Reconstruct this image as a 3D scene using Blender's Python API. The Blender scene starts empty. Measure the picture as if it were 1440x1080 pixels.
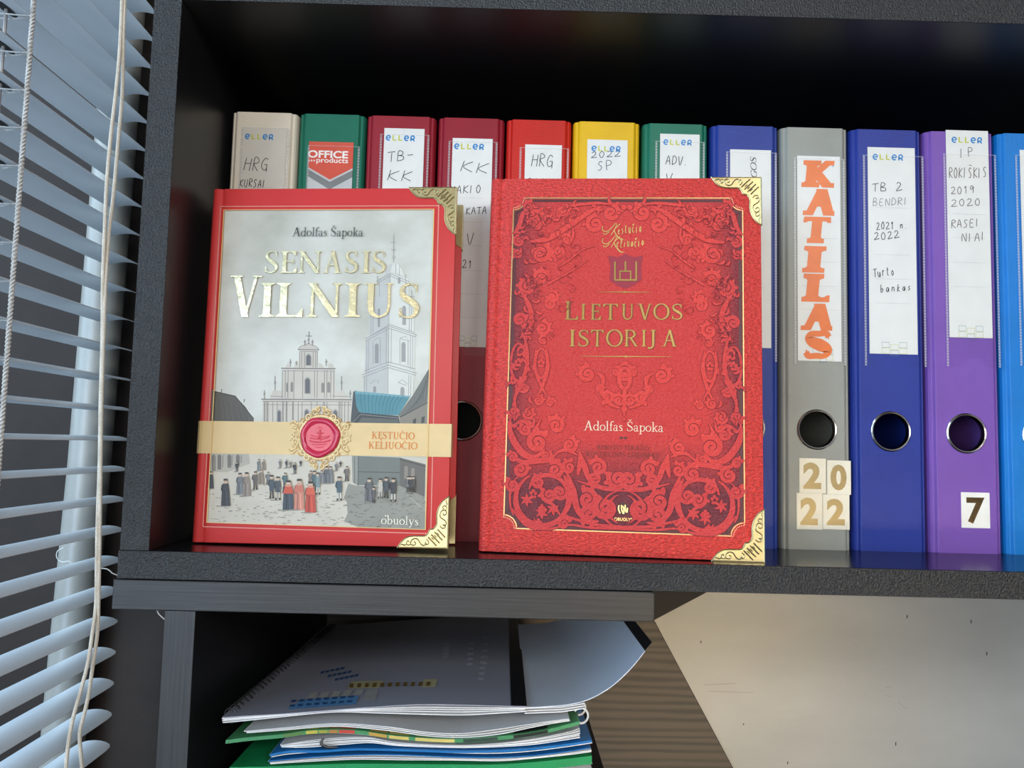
import bpy, math, random
import numpy as np
from mathutils import Matrix, Vector
random.seed(7)
PI = math.pi
C = bpy.context.scene.collection
K = 0.001                                   # everything below is in millimetres

# ------------------------------------------------------------------ camera
CAM = dict(pos=(-23.658, -496.95, 69.952), yaw=0.0071, pitch=0.0786, roll=0.0251, f=1112.3)
def cam_axes():
    y, p, r = CAM['yaw'], CAM['pitch'], CAM['roll']
    f = np.array([math.sin(y)*math.cos(p), math.cos(y)*math.cos(p), math.sin(p)])
    a = np.array([math.cos(y), -math.sin(y), 0.0]); u = np.cross(a, f)
    return math.cos(r)*a + math.sin(r)*u, -math.sin(r)*a + math.cos(r)*u, f
AX = cam_axes(); CP = np.array(CAM['pos'])
cd = bpy.data.cameras.new('camera'); cam = bpy.data.objects.new('camera', cd); C.objects.link(cam)
cd.sensor_fit = 'HORIZONTAL'; cd.sensor_width = 36.0; cd.lens = CAM['f']*36.0/1440.0
cd.clip_start = 0.01; cd.clip_end = 50
m = Matrix.Identity(4)
for i in range(3):
    m[i][0] = AX[0][i]; m[i][1] = AX[1][i]; m[i][2] = -AX[2][i]; m[i][3] = CP[i]*K
cam.matrix_world = m
bpy.context.scene.camera = cam

# ------------------------------------------------------------------ world, lights, exposure
sc = bpy.context.scene
vs = sc.view_settings
sc.display_settings.display_device = 'sRGB'
vs.view_transform = 'Standard'; vs.look = 'None'; vs.exposure = 0.0; vs.gamma = 1.0; vs.use_curve_mapping = False
sc.cycles.use_denoising = True
sc.cycles.max_bounces = 8
w = bpy.data.worlds.new('room_air'); sc.world = w; w.use_nodes = True
w.node_tree.nodes['Background'].inputs[0].default_value = (0.9, 0.94, 1.0, 1)
w.node_tree.nodes['Background'].inputs[1].default_value = 0.16
def area_light(name, loc, target, size, power, col, sy=None, spread=None):
    l = bpy.data.lights.new(name, 'AREA'); l.shape = 'RECTANGLE'
    l.size = size*K; l.size_y = (sy or size)*K; l.energy = power; l.color = col
    if spread: l.spread = spread
    o = bpy.data.objects.new(name, l); C.objects.link(o)
    o.location = [v*K for v in loc]
    o.rotation_euler = (Vector(target)-Vector(loc)).to_track_quat('-Z', 'Y').to_euler()
    return o
area_light('room_window_light', (-820, -2900, 150), (0, 0, 130), 2200, 39.5, (1.0, 0.972, 0.925), 800)
area_light('added_upper_fill_light', (950, -2500, 960), (60, 0, 150), 900, 31, (1.0, 0.975, 0.93), 500)  # unseen fill light, added to brighten the upper parts from the right
area_light('blind_window_light', (-1150, -500, 620), (-270, -20, 60), 1300, 31, (0.54, 0.77, 1.0), 1300)
area_light('near_window_light', (-760, -950, 0), (-230, 0, 0), 360, 8.5, (0.46, 0.70, 1.0), 900)
area_light('warm_room_light', (760, -1500, -430), (105, 380, -200), 420, 0.42, (1.0, 0.74, 0.42), 360, 0.36)

# ------------------------------------------------------------------ measuring helpers
def ray(px, py):
    a, b = (px-720)/CAM['f'], (py-540)/CAM['f']
    return AX[2] + a*AX[0] - b*AX[1]
def at_y(px, py, Y):
    d = ray(px, py); return CP + d*(Y-CP[1])/d[1]
def at_z(px, py, Z):
    d = ray(px, py); return CP + d*(Z-CP[2])/d[2]
class Frame:
    """the flat front of a thing: local x right, y into the thing, z up"""
    def __init__(self, o, yaw=0, lean=0, roll=0):
        y, l, r = math.radians(yaw), math.radians(lean), math.radians(roll)
        a = np.array([math.cos(y), math.sin(y), 0]); n = np.array([-math.sin(y), math.cos(y), 0])
        u = math.cos(l)*np.array([0, 0, 1.0]) + math.sin(l)*n
        self.x = math.cos(r)*a + math.sin(r)*u; self.z = -math.sin(r)*a + math.cos(r)*u
        self.y = np.cross(self.z, self.x); self.o = np.array(o, float)
    def __call__(self, px, py):
        d = ray(px, py); n = self.y
        p = CP + d*np.dot(self.o-CP, n)/np.dot(d, n) - self.o
        return (float(np.dot(p, self.x)), float(np.dot(p, self.z)))
    def matrix(self):
        m = Matrix.Identity(4)
        for i in range(3):
            m[i][0] = self.x[i]; m[i][1] = self.y[i]; m[i][2] = self.z[i]; m[i][3] = self.o[i]*K
        return m

# ------------------------------------------------------------------ materials
def lin(c):
    c = c/255.0
    return c/12.92 if c <= 0.04045 else ((c+0.055)/1.055)**2.4
MATS = {}
def new_mat(name):
    mt = bpy.data.materials.new(name); mt.use_nodes = True
    return mt, mt.node_tree, mt.node_tree.nodes['Principled BSDF']
def coords(nt, scale=(1, 1, 1), rot=(0, 0, 0)):
    tc = nt.nodes.new('ShaderNodeTexCoord'); mp = nt.nodes.new('ShaderNodeMapping')
    mp.inputs['Scale'].default_value = scale; mp.inputs['Rotation'].default_value = rot
    nt.links.new(tc.outputs['Object'], mp.inputs['Vector']); return mp.outputs['Vector']
def noise(nt, vec, scale, detail=3, rough=0.55):
    n = nt.nodes.new('ShaderNodeTexNoise'); n.inputs['Scale'].default_value = scale
    n.inputs['Detail'].default_value = detail; n.inputs['Roughness'].default_value = rough
    nt.links.new(vec, n.inputs['Vector']); return n.outputs['Fac']
def ramp(nt, fac, c0, c1, p0=0.3, p1=0.7):
    r = nt.nodes.new('ShaderNodeValToRGB'); e = r.color_ramp.elements
    e[0].position = p0; e[1].position = p1; e[0].color = (*c0, 1); e[1].color = (*c1, 1)
    nt.links.new(fac, r.inputs['Fac']); return r.outputs['Color']
def bump(nt, b, height, strength, dist):
    n = nt.nodes.new('ShaderNodeBump'); n.inputs['Strength'].default_value = strength
    n.inputs['Distance'].default_value = dist
    nt.links.new(height, n.inputs['Height']); nt.links.new(n.outputs['Normal'], b.inputs['Normal'])
def setb(b, col=None, rough=0.5, metal=0, spec=0.5, coat=0):
    if col is not None: b.inputs['Base Color'].default_value = (*col, 1)
    b.inputs['Roughness'].default_value = rough; b.inputs['Metallic'].default_value = metal
    b.inputs['Specular IOR Level'].default_value = spec; b.inputs['Coat Weight'].default_value = coat
def rgb(r, g, b): return (lin(r), lin(g), lin(b))
def scl(c, k): return tuple(min(1, v*k) for v in c)
def paint(r, g, b, rough=0.5, spec=0.4, vary=0.06, name='print_ink'):
    key = ('paint', r, g, b, rough, spec)
    if key in MATS: return MATS[key]
    mt, nt, bs = new_mat(name); c = rgb(r, g, b); setb(bs, c, rough, 0, spec)
    f = noise(nt, coords(nt), 60, 2)
    nt.links.new(ramp(nt, f, scl(c, 1-vary), scl(c, 1+vary)), bs.inputs['Base Color'])
    MATS[key] = mt; return mt
def vinyl(r, g, b):
    """binder covering with a fine linen weave"""
    key = ('vinyl', r, g, b)
    if key in MATS: return MATS[key]
    mt, nt, bs = new_mat('binder_vinyl'); c = rgb(r, g, b); setb(bs, c, 0.45, 0, 0.28)
    a = noise(nt, coords(nt, (1500, 1500, 120)), 1, 1); d = noise(nt, coords(nt, (120, 120, 1500)), 1, 1)
    ad = nt.nodes.new('ShaderNodeMath'); ad.operation = 'ADD'
    nt.links.new(a, ad.inputs[0]); nt.links.new(d, ad.inputs[1])
    bump(nt, bs, ad.outputs[0], 0.25, 0.0004)
    f = noise(nt, coords(nt), 25, 3)
    nt.links.new(ramp(nt, f, scl(c, 0.93), scl(c, 1.06)), bs.inputs['Base Color'])
    MATS[key] = mt; return mt
def simple(key, fn):
    if key not in MATS: MATS[key] = fn()
    return MATS[key]
def m_melamine(rough=0.36, spec=0.36):
    def f():
        mt, nt, b = new_mat('black_melamine'); setb(b, (0.010, 0.011, 0.013), rough, 0, spec)
        bump(nt, b, noise(nt, coords(nt), 1400, 2), 0.12, 0.0003); return mt
    return simple(('melamine', rough), f)
def m_pebble():
    def f():
        mt, nt, b = new_mat('black_pebble_edge'); setb(b, (0.05, 0.05, 0.051), 0.42, 0, 0.6)
        v = coords(nt); n = noise(nt, v, 760, 2, 0.6)
        nt.links.new(ramp(nt, n, (0.008, 0.008, 0.009), (0.032, 0.032, 0.032), 0.36, 0.68), b.inputs['Base Color'])
        bump(nt, b, n, 0.9, 0.0017); return mt
    return simple('pebble', f)
def m_brushed(axis):
    def f():
        mt, nt, b = new_mat('dark_woodgrain_edge'); setb(b, (0.08, 0.08, 0.08), 0.45, 0, 0.5)
        s = (14, 400, 700) if axis == 'x' else (700, 400, 14)
        n = noise(nt, coords(nt, s), 1, 4, 0.6)
        nt.links.new(ramp(nt, n, (0.012, 0.012, 0.013), (0.042, 0.041, 0.040), 0.3, 0.75), b.inputs['Base Color'])
        bump(nt, b, n, 0.25, 0.0004); return mt
    return simple('brushed'+axis, f)
def m_oak():
    def f():
        mt, nt, b = new_mat('dark_oak_grain'); setb(b, (0.08, 0.06, 0.045), 0.5, 0, 0.4)
        v = coords(nt, (3.0, 10, 34), (0, 0.05, 0))
        n1 = noise(nt, v, 1.3, 5, 0.6)
        wv = nt.nodes.new('ShaderNodeTexWave'); wv.bands_direction = 'Z'; wv.inputs['Scale'].default_value = 1.1
        wv.inputs['Distortion'].default_value = 7.0; wv.inputs['Detail'].default_value = 3
        nt.links.new(v, wv.inputs['Vector'])
        mx = nt.nodes.new('ShaderNodeMath'); mx.operation = 'MULTIPLY_ADD'
        nt.links.new(wv.outputs['Fac'], mx.inputs[0]); mx.inputs[1].default_value = 0.6; nt.links.new(n1, mx.inputs[2])
        nt.links.new(ramp(nt, mx.outputs[0], (0.024, 0.021, 0.018), (0.072, 0.060, 0.049), 0.3, 1.05), b.inputs['Base Color'])
        bump(nt, b, mx.outputs[0], 0.2, 0.0005); return mt
    return simple('oak', f)
def m_leather():
    def f():
        mt, nt, b = new_mat('red_leatherette'); c = rgb(216, 60, 54); setb(b, c, 0.42, 0, 0.5)
        v = coords(nt, (1, 1, 1.8)); n = noise(nt, v, 430, 3, 0.6)
        nt.links.new(ramp(nt, n, scl(c, 0.68), scl(c, 1.14), 0.36, 0.62), b.inputs['Base Color'])
        bump(nt, b, n, 1.0, 0.0014); return mt
    return simple('leather', f)
def m_gold(rough=0.25, col=(0.72, 0.54, 0.24), key='gold'):
    def f():
        mt, nt, b = new_mat('brass_gold'); setb(b, col, rough, 1.0)
        n = noise(nt, coords(nt), 500, 3)
        bump(nt, b, n, 0.25, 0.0003); return mt
    return simple((key, rough), f)
def m_clear():
    def f():
        mt = bpy.data.materials.new('clear_film'); mt.use_nodes = True; nt = mt.node_tree; nt.nodes.clear()
        out = nt.nodes.new('ShaderNodeOutputMaterial'); mx = nt.nodes.new('ShaderNodeMixShader')
        t = nt.nodes.new('ShaderNodeBsdfTransparent'); t.inputs[0].default_value = (0.97, 0.97, 0.97, 1)
        g = nt.nodes.new('ShaderNodeBsdfGlossy'); g.inputs['Roughness'].default_value = 0.22
        fr = nt.nodes.new('ShaderNodeFresnel'); fr.inputs[0].default_value = 1.13
        nt.links.new(fr.outputs[0], mx.inputs[0]); nt.links.new(t.outputs[0], mx.inputs[1])
        nt.links.new(g.outputs[0], mx.inputs[2]); nt.links.new(mx.outputs[0], out.inputs[0]); return mt
    return simple('clear', f)
def m_weld():
    def f():
        mt = bpy.data.materials.new('welded_film_edge'); mt.use_nodes = True; nt = mt.node_tree; nt.nodes.clear()
        out = nt.nodes.new('ShaderNodeOutputMaterial'); mx = nt.nodes.new('ShaderNodeMixShader'); mx.inputs[0].default_value = 0.22
        t = nt.nodes.new('ShaderNodeBsdfTransparent')
        g = nt.nodes.new('ShaderNodeBsdfPrincipled'); setb(g, (0.8, 0.8, 0.82), 0.3)
        nt.links.new(t.outputs[0], mx.inputs[1]); nt.links.new(g.outputs[0], mx.inputs[2]); nt.links.new(mx.outputs[0], out.inputs[0]); return mt
    return simple('weld', f)
def m_plain(name, col, rough=0.5, metal=0, spec=0.5, nscale=40, vary=0.08, bmp=0, bscale=300):
    def f():
        mt, nt, b = new_mat(name); setb(b, col, rough, metal, spec)
        n = noise(nt, coords(nt), nscale, 4)
        nt.links.new(ramp(nt, n, scl(col, 1-vary), scl(col, 1+vary)), b.inputs['Base Color'])
        if bmp: bump(nt, b, noise(nt, coords(nt), bscale, 3), bmp, 0.001)
        return mt
    return simple(('plain', name, col, rough), f)

# ------------------------------------------------------------------ mesh builder
def cr(pts, n=6, closed=False):
    """smooth curve through the points"""
    P = [np.array(p, float) for p in pts]; N = len(P); out = []
    rng = range(N) if closed else range(N-1)
    for i in rng:
        if closed: a, b, c, d = P[i-1], P[i], P[(i+1) % N], P[(i+2) % N]
        else: a, b, c, d = P[max(i-1, 0)], P[i], P[i+1], P[min(i+2, N-1)]
        for k in range(n):
            t = k/n
            out.append(0.5*((2*b)+(c-a)*t+(2*a-5*b+4*c-d)*t*t+(3*b-a-3*c+d)*t**3))
    if not closed: out.append(P[-1])
    return [tuple(float(v) for v in o) for o in out]
class MB:
    def __init__(self): self.v = []; self.f = []; self.mi = []; self.mats = []; self.lay = 0
    def up(self, h):                                    # each stroke of ink lies a hair above the one before
        self.lay += 1; return h+0.004*(self.lay % 24)
    def m(self, mat):
        if mat not in self.mats: self.mats.append(mat)
        return self.mats.index(mat)
    def add(self, verts, faces, mat):
        o = len(self.v); k = self.m(mat); self.v += [tuple(map(float, p)) for p in verts]
        for f in faces: self.f.append([o+i for i in f]); self.mi.append(k)
    def box(self, x0, x1, y0, y1, z0, z1, mat):
        self.add([(x, y, z) for x in (x0, x1) for y in (y0, y1) for z in (z0, z1)],
                 [(0, 1, 3, 2), (4, 6, 7, 5), (0, 4, 5, 1), (2, 3, 7, 6), (0, 2, 6, 4), (1, 5, 7, 3)], mat)
    def poly(self, pts, h, mat):                        # flat print on the x-z face, h in front
        p = list(pts); a = sum(p[i-1][0]*p[i][1]-p[i][0]*p[i-1][1] for i in range(len(p)))
        if a < 0: p = p[::-1]
        h = self.up(h)
        self.add([(x, -h, z) for x, z in p], [tuple(range(len(p)))], mat)
    def slab(self, pts, y0, y1, mat):                   # polygon in x-z given a thickness along y
        p = list(pts); a = sum(p[i-1][0]*p[i][1]-p[i][0]*p[i-1][1] for i in range(len(p)))
        if a < 0: p = p[::-1]
        n = len(p)
        self.add([(x, y0, z) for x, z in p]+[(x, y1, z) for x, z in p],
                 [tuple(range(n)), tuple(range(2*n-1, n-1, -1))]+[(i, n+i, n+(i+1) % n, (i+1) % n) for i in range(n)], mat)
    def prism(self, pts, z0, z1, mat, caps=True):       # polygon in x-y extruded along z
        p = list(pts); a = sum(p[i-1][0]*p[i][1]-p[i][0]*p[i-1][1] for i in range(len(p)))
        if a < 0: p = p[::-1]
        n = len(p)
        f = [(i, (i+1) % n, n+(i+1) % n, n+i) for i in range(n)]
        if caps: f += [tuple(range(n-1, -1, -1)), tuple(range(n, 2*n))]
        self.add([(x, y, z0) for x, y in p]+[(x, y, z1) for x, y in p], f, mat)
    def strip(self, front, back, z0, z1, mat):          # open wall profile with thickness, quads only
        n = len(front); V = []
        for (a, b) in zip(front, back): V += [(a[0], a[1], z0), (a[0], a[1], z1), (b[0], b[1], z0), (b[0], b[1], z1)]
        F = []
        for i in range(n-1):
            o, q = 4*i, 4*i+4
            F += [(o, q, q+1, o+1), (o+2, o+3, q+3, q+2), (o+1, q+1, q+3, o+3), (o, o+2, q+2, q)]
        F += [(0, 1, 3, 2), (4*n-4, 4*n-2, 4*n-1, 4*n-3)]
        self.add(V, F, mat)
    def ribbon(self, pts, wd, h, mat, closed=False):    # pen stroke lying on the x-z face
        P = [np.array(p, float) for p in pts]; n = len(P)
        if n < 2: return
        W = list(wd) if hasattr(wd, '__len__') else [wd]*n
        if len(W) != n: W = list(np.interp(np.linspace(0, 1, n), np.linspace(0, 1, len(W)), W))
        V = []; h = self.up(h)
        for i in range(n):
            if closed: t = P[(i+1) % n]-P[i-1]
            else: t = P[min(i+1, n-1)]-P[max(i-1, 0)]
            L = math.hypot(*t) or 1; nx, nz = -t[1]/L, t[0]/L
            V += [(P[i][0]+nx*W[i]/2, -h, P[i][1]+nz*W[i]/2), (P[i][0]-nx*W[i]/2, -h, P[i][1]-nz*W[i]/2)]
        F = [(2*i, 2*i+1, 2*i+3, 2*i+2) for i in range(n-1)]
        if closed: F.append((2*n-2, 2*n-1, 1, 0))
        self.add(V, F, mat)
    def disc(self, x, z, r, h, mat, n=10, rz=None):
        self.poly([(x+r*math.cos(2*PI*i/n), z+(rz or r)*math.sin(2*PI*i/n)) for i in range(n)], h, mat)
    def tube(self, pts, r, mat, n=8, cap=True):
        P = [np.array(p, float) for p in pts]; R = list(r) if hasattr(r, '__len__') else [r]*len(P)
        if len(R) != len(P): R = list(np.interp(np.linspace(0, 1, len(P)), np.linspace(0, 1, len(R)), R))
        V = []; F = []; up = None
        for i, p in enumerate(P):
            t = P[min(i+1, len(P)-1)]-P[max(i-1, 0)]; t /= (np.linalg.norm(t) or 1)
            if up is None: up = np.array([0, 0, 1.0]) if abs(t[2]) < .9 else np.array([1.0, 0, 0])
            a = np.cross(t, up); a /= np.linalg.norm(a); up = np.cross(a, t)
            for k in range(n):
                an = 2*PI*k/n; V.append(tuple(p+R[i]*(a*math.cos(an)+up*math.sin(an))))
        for i in range(len(P)-1):
            for k in range(n): F.append((i*n+k, i*n+(k+1) % n, (i+1)*n+(k+1) % n, (i+1)*n+k))
        if cap: F += [tuple(range(n-1, -1, -1)), tuple((len(P)-1)*n+k for k in range(n))]
        self.add(V, F, mat)
    def grid(self, rows, mat, thick=None):              # rows of points -> surface; thick = (dx,dy,dz) for a second skin
        n, q = len(rows), len(rows[0]); V = [p for r in rows for p in r]
        F = [(i*q+j, i*q+j+1, (i+1)*q+j+1, (i+1)*q+j) for i in range(n-1) for j in range(q-1)]
        if thick:
            o = len(V); V = V+[tuple(np.array(p)+np.array(thick)) for p in V]
            F += [tuple(o+k for k in f[::-1]) for f in F[:]]
            rim = [j for j in range(q)]+[i*q+q-1 for i in range(1, n)]+[(n-1)*q+j for j in range(q-2, -1, -1)]+[i*q for i in range(n-2, 0, -1)]
            F += [(rim[k], o+rim[k], o+rim[(k+1) % len(rim)], rim[(k+1) % len(rim)]) for k in range(len(rim))]
        self.add(V, F, mat)
    def build(self, name, parent=None, smooth=False, bevel=0, label=None):
        me = bpy.data.meshes.new(name); me.from_pydata([(a*K, b*K, c*K) for a, b, c in self.v], [], self.f)
        for mt in self.mats: me.materials.append(mt)
        me.polygons.foreach_set('material_index', self.mi)
        if smooth: me.polygons.foreach_set('use_smooth', [True]*len(self.f))
        me.update()
        o = bpy.data.objects.new(name, me); C.objects.link(o)
        if parent: o.parent = parent
        if bevel:
            b = o.modifiers.new('bevel', 'BEVEL'); b.width = bevel*K; b.segments = 2; b.limit_method = 'ANGLE'; b.angle_limit = 0.6
        if smooth and not bevel:
            try: me.set_sharp_from_angle(angle=0.7)
            except Exception: pass
        if label: o['label'] = label
        return o
def thing(name, label, cat, group=None, frame=None, loc=None):
    o = bpy.data.objects.new(name, None); C.objects.link(o); o.empty_display_size = 0.02
    if frame: o.matrix_world = frame.matrix()
    if loc: o.location = [v*K for v in loc]
    tag(o, label, cat, group); return o
def tag(o, label, cat, group=None):
    o['label'] = label; o['category'] = cat
    if group: o['group'] = group
    return o
def struct(o): o['kind'] = 'structure'; return o

# ------------------------------------------------------------------ lettering
def ell(cx, cy, rx, ry, a0, a1, n=20):
    return [(cx+rx*math.cos(math.radians(a0+(a1-a0)*i/n)), cy+ry*math.sin(math.radians(a0+(a1-a0)*i/n))) for i in range(n+1)]
def serif_glyph(ch, W=.13, T=.04, S=.10, H=.035):
    """list of (kind, data) in a unit box, cap height 1; W thick, T thin, S serif reach, H serif height"""
    g = []
    def poly(*p): g.append(('p', list(p)))
    def rib(p, w): g.append(('r', p, w))
    def bar(x0, x1, y, h=H): poly((x0, y), (x1, y), (x1, y+h), (x0, y+h))
    def stem(x, y0=0, y1=1, w=W, bot=True, top=True):
        poly((x-w/2, y0), (x+w/2, y0), (x+w/2, y1), (x-w/2, y1))
        for on, y, s in ((bot, y0, 1), (top, y1, -1)):
            if on:
                poly((x-w/2-S, y), (x+w/2+S, y), (x+w/2+S, y+s*H), (x-w/2-S, y+s*H))
                poly((x-w/2-S*.55, y+s*H), (x+w/2+S*.55, y+s*H), (x+w/2, y+s*(H+S*.55)), (x-w/2, y+s*(H+S*.55)))
    def diag(x0, y0, x1, y1, w): poly((x0-w/2, y0), (x0+w/2, y0), (x1+w/2, y1), (x1-w/2, y1))
    def arc(cx, cy, rx, ry, a0, a1, n=22, th=W, tn=T):
        p = ell(cx, cy, rx, ry, a0, a1, n)
        w = [tn+(th-tn)*abs(math.cos(math.radians(a0+(a1-a0)*i/n)))**1.4 for i in range(n+1)]
        rib(p, w)
    base = {'Š': 'S', 'Č': 'C', 'Ž': 'Z', 'Ę': 'E', 'č': 'c', 'ę': 'e'}.get(ch, ch)
    wd = .7
    m = W/2+S
    if base == 'I': wd = 2*m; stem(m)
    elif base == 'L': wd = .68; stem(m); bar(m, wd, 0, T); poly((wd-T*1.2, 0), (wd, 0), (wd, .24), (wd-T*.4, .24), (wd-.14, T))
    elif base == 'E' or base == 'F':
        wd = .66; stem(m); bar(m, wd-.04, 1-T, T); poly((wd-.04, 1), (wd-.04, .79), (wd-.04-T*.6, .79), (wd-.18, 1-T))
        bar(m, wd-.14, .5, T); poly((wd-.17, .40), (wd-.13, .40), (wd-.13, .64), (wd-.17, .64))
        if base == 'E': bar(m, wd, 0, T); poly((wd, 0), (wd, .25), (wd-T*.5, .25), (wd-.15, T))
    elif base == 'T':
        wd = .82; stem(wd/2, top=False); bar(.02, wd-.02, 1-T, T)
        poly((.02, 1), (0, .78), (T*.6, .78), (.14, 1-T)); poly((wd-.02, 1), (wd, .78), (wd-T*.6, .78), (wd-.14, 1-T))
    elif base == 'N':
        wd = .95; stem(.15, w=T*1.3); stem(wd-.15, w=T*1.3, bot=False); diag(.12, 1, wd-.17, 0, W*1.15); bar(0, .18, 1-H, H)
    elif base == 'M':
        wd = 1.1; stem(.15, w=T*1.3); stem(wd-.16, w=W); diag(.13, 1, wd/2, 0, W*1.1); diag(wd-.2, 1, wd/2, 0, T*1.3)
    elif base == 'V':
        wd = .95; diag(.2, 1, .5, 0, W*1.15); diag(.79, 1, .5, 0, T*1.5); bar(0, .2+W/2+S*.9, 1-H, H); bar(.79-S*1.1, wd, 1-H, H)
    elif base == 'A':
        wd = .95; diag(.5, 1, .79, 0, W*1.15); diag(.5, 1, .18, 0, T*1.5); bar(0, .18+S, 0, H); bar(.72-S, wd, 0, H); bar(.28, .68, .33, T)
    elif base == 'O' or base == 'Q': wd = .95; arc(wd/2, .5, .42, .5-T/2, 0, 360, 40)
    elif base == 'C' or base == 'G':
        wd = .82; arc(.47, .5, .41, .5-T/2, 48, 312, 30); poly((.74, .99), (.78, .99), (.78, .70), (.76, .70))
        if base == 'G': stem(.72, .08, .44, w=W*.8, bot=False)
    elif base == 'D': wd = .9; stem(m); arc(.32, .5, .5, .5-T/2, -90, 90); bar(m, .35, 0, T); bar(m, .35, 1-T, T)
    elif base == 'U':
        wd = .92; p = [(.2, 1), (.2, .6), (.2, .35), (.25, .13), (.45, T/2), (.66, .13), (.72, .35), (.72, .6), (.72, 1)]
        q = cr(p, 5); rib(q, [W, W, W, W*.8, T*1.2, T*1.2, T*1.4, T*1.5, T*1.5]); bar(.2-W/2-S, .2+W/2+S, 1-H, H); bar(.72-S*1.1, .72+S*1.1, 1-H, H)
    elif base == 'J': wd = .5; stem(.3, .2, 1, bot=False); rib(cr([(.3, .25), (.29, .05), (.18, -.08), (.02, -.06)], 5), [W, W*.8, T*1.4, T*2.2])
    elif base == 'R' or base == 'P' or base == 'B':
        wd = .84 if base == 'R' else .72; stem(m); arc(.34, .745, .3, .255-T/2, -90, 90); bar(m, .36, 1-T, T); bar(m, .36, .49, T)
        if base == 'R': diag(.4, .5, .76, 0, W*1.1); bar(.68, wd+.02, 0, H)
        if base == 'B': arc(.34, .26, .34, .26-T/2, -90, 90); bar(m, .36, 0, T)
    elif base == 'K':
        wd = .88; stem(m); diag(.74, 1, m+.05, .42, T*1.6); diag(.36, .58, .76, 0, W*1.15); bar(.62, wd-.02, 1-H, H); bar(.62, wd+.03, 0, H)
    elif base == 'Z': wd = .76; bar(.04, .72, 1-T, T); bar(.02, .74, 0, T); diag(.64, 1, .1, 0, W); poly((.04, 1), (.02, .8), (.05, .8), (.14, 1-T)); poly((.74, 0), (.76, .22), (.73, .22), (.62, T))
    elif base == 'S':
        wd = .62
        rib(cr([(.53, .80), (.46, .94), (.30, 1-T/2), (.13, .90), (.09, .74), (.18, .60), (.34, .50), (.49, .38), (.54, .24), (.46, .08), (.29, T/2), (.12, .07), (.05, .21)], 5),
            [T, T, T, W*.55, W*.8, W, W*1.15, W, W*.8, W*.5, T, T, T])
        poly((.50, .98), (.535, .98), (.545, .72), (.52, .72)); poly((.03, .02), (.07, .02), (.075, .30), (.04, .30))
    # ---- lower case, x height .62
    elif base == 'o': wd = .56; arc(.28, .31, .24, .31-T/2, 0, 360, 28, W*.85)
    elif base == 'c': wd = .48; arc(.27, .31, .23, .31-T/2, 50, 315, 22, W*.85)
    elif base == 'e': wd = .5; arc(.27, .31, .23, .31-T/2, 5, 315, 24, W*.85); bar(.06, .49, .33, T)
    elif base == 'd': wd = .6; arc(.26, .31, .22, .31-T/2, 40, 330, 24, W*.85); poly((.42, 0), (.52, 0), (.52, 1.03), (.42, .98)); bar(.33, .46, .97, T); bar(.5, .62, 0, T)
    elif base == 'b': wd = .58; arc(.3, .31, .22, .31-T/2, -150, 150, 24, W*.85); poly((.06, .03), (.16, 0), (.16, 1.03), (.06, .98)); bar(-.02, .1, .97, T)
    elif base == 'p': wd = .6; arc(.34, .31, .22, .31-T/2, -150, 150, 24, W*.85); poly((.1, -.3), (.2, -.3), (.2, .64), (.1, .6)); bar(0, .3, -.3, T); bar(.02, .12, .58, T)
    elif base == 'l': wd = .3; poly((.1, 0), (.2, 0), (.2, 1.03), (.1, .98)); bar(0, .3, 0, T); bar(.01, .12, .97, T)
    elif base == 'i': wd = .3; poly((.1, 0), (.2, 0), (.2, .64), (.1, .6)); bar(0, .3, 0, T); bar(.01, .12, .59, T); rib(ell(.15, .84, .03, .03, 0, 360, 8), .06)
    elif base == 'f': wd = .34; rib(cr([(.15, 0), (.15, .5), (.16, .8), (.24, .98), (.36, 1), (.42, .92)], 5), [W*.8, W*.8, W*.8, W*.5, T*1.2, T*2]); bar(.04, .3, 0, T); bar(.04, .33, .58, T)
    elif base == 't': wd = .36; rib(cr([(.16, .82), (.16, .5), (.16, .15), (.22, .02), (.34, .07)], 5), [T, W*.8, W*.8, W*.5, T]); bar(.03, .34, .58, T)
    elif base == 's': wd = .42; rib(cr([(.34, .48), (.26, .6), (.12, .56), (.09, .45), (.2, .34), (.33, .22), (.33, .09), (.2, T/2), (.06, .1)], 5), [T*1.3, T, W*.5, W*.7, W*.85, W*.8, W*.6, T, T*1.4])
    elif base == 'a': wd = .5; rib(cr([(.08, .48), (.14, .58), (.26, .6), (.36, .5), (.36, .3), (.36, .1), (.42, .02), (.5, .05)], 5), [T*2, T, T, W*.7, W*.8, W*.8, W*.5, T]); arc(.2, .17, .15, .16, 60, 380, 18, W*.75)
    elif base == 'k': wd = .6; poly((.1, 0), (.2, 0), (.2, 1.03), (.1, .98)); bar(0, .3, 0, T); bar(.01, .12, .97, T); diag(.48, .6, .18, .28, T*1.6); diag(.26, .38, .52, 0, W*.9); bar(.4, .62, 0, T); bar(.38, .58, .58, T)
    elif base == 'u': wd = .62; rib(cr([(.14, .6), (.14, .25), (.2, .06), (.32, T), (.44, .12)], 5), [W*.8, W*.8, W*.6, T, T]); poly((.42, 0), (.52, 0), (.52, .62), (.42, .6)); bar(.03, .2, .58, T); bar(.33, .46, .58, T); bar(.5, .62, 0, T)
    elif base == 'y': wd = .58; diag(.12, .6, .3, 0, W*.85); rib([(.5, .6), (.3, 0), (.2, -.24), (.06, -.28)], [T*1.4, T*1.4, T*1.6, W*.5]); bar(0, .24, .58, T); bar(.38, .6, .58, T)
    elif base == 'n': wd = .62; poly((.1, 0), (.2, 0), (.2, .64), (.1, .6)); rib(cr([(.18, .44), (.3, .6), (.43, .54), (.46, .4), (.46, 0)], 5), [T, T*1.4, W*.7, W*.8, W*.8]); bar(0, .3, 0, T); bar(.36, .58, 0, T)
    elif base == ' ': wd = .3
    top = 1.08 if ch in 'ŠČŽ' else .70
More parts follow.
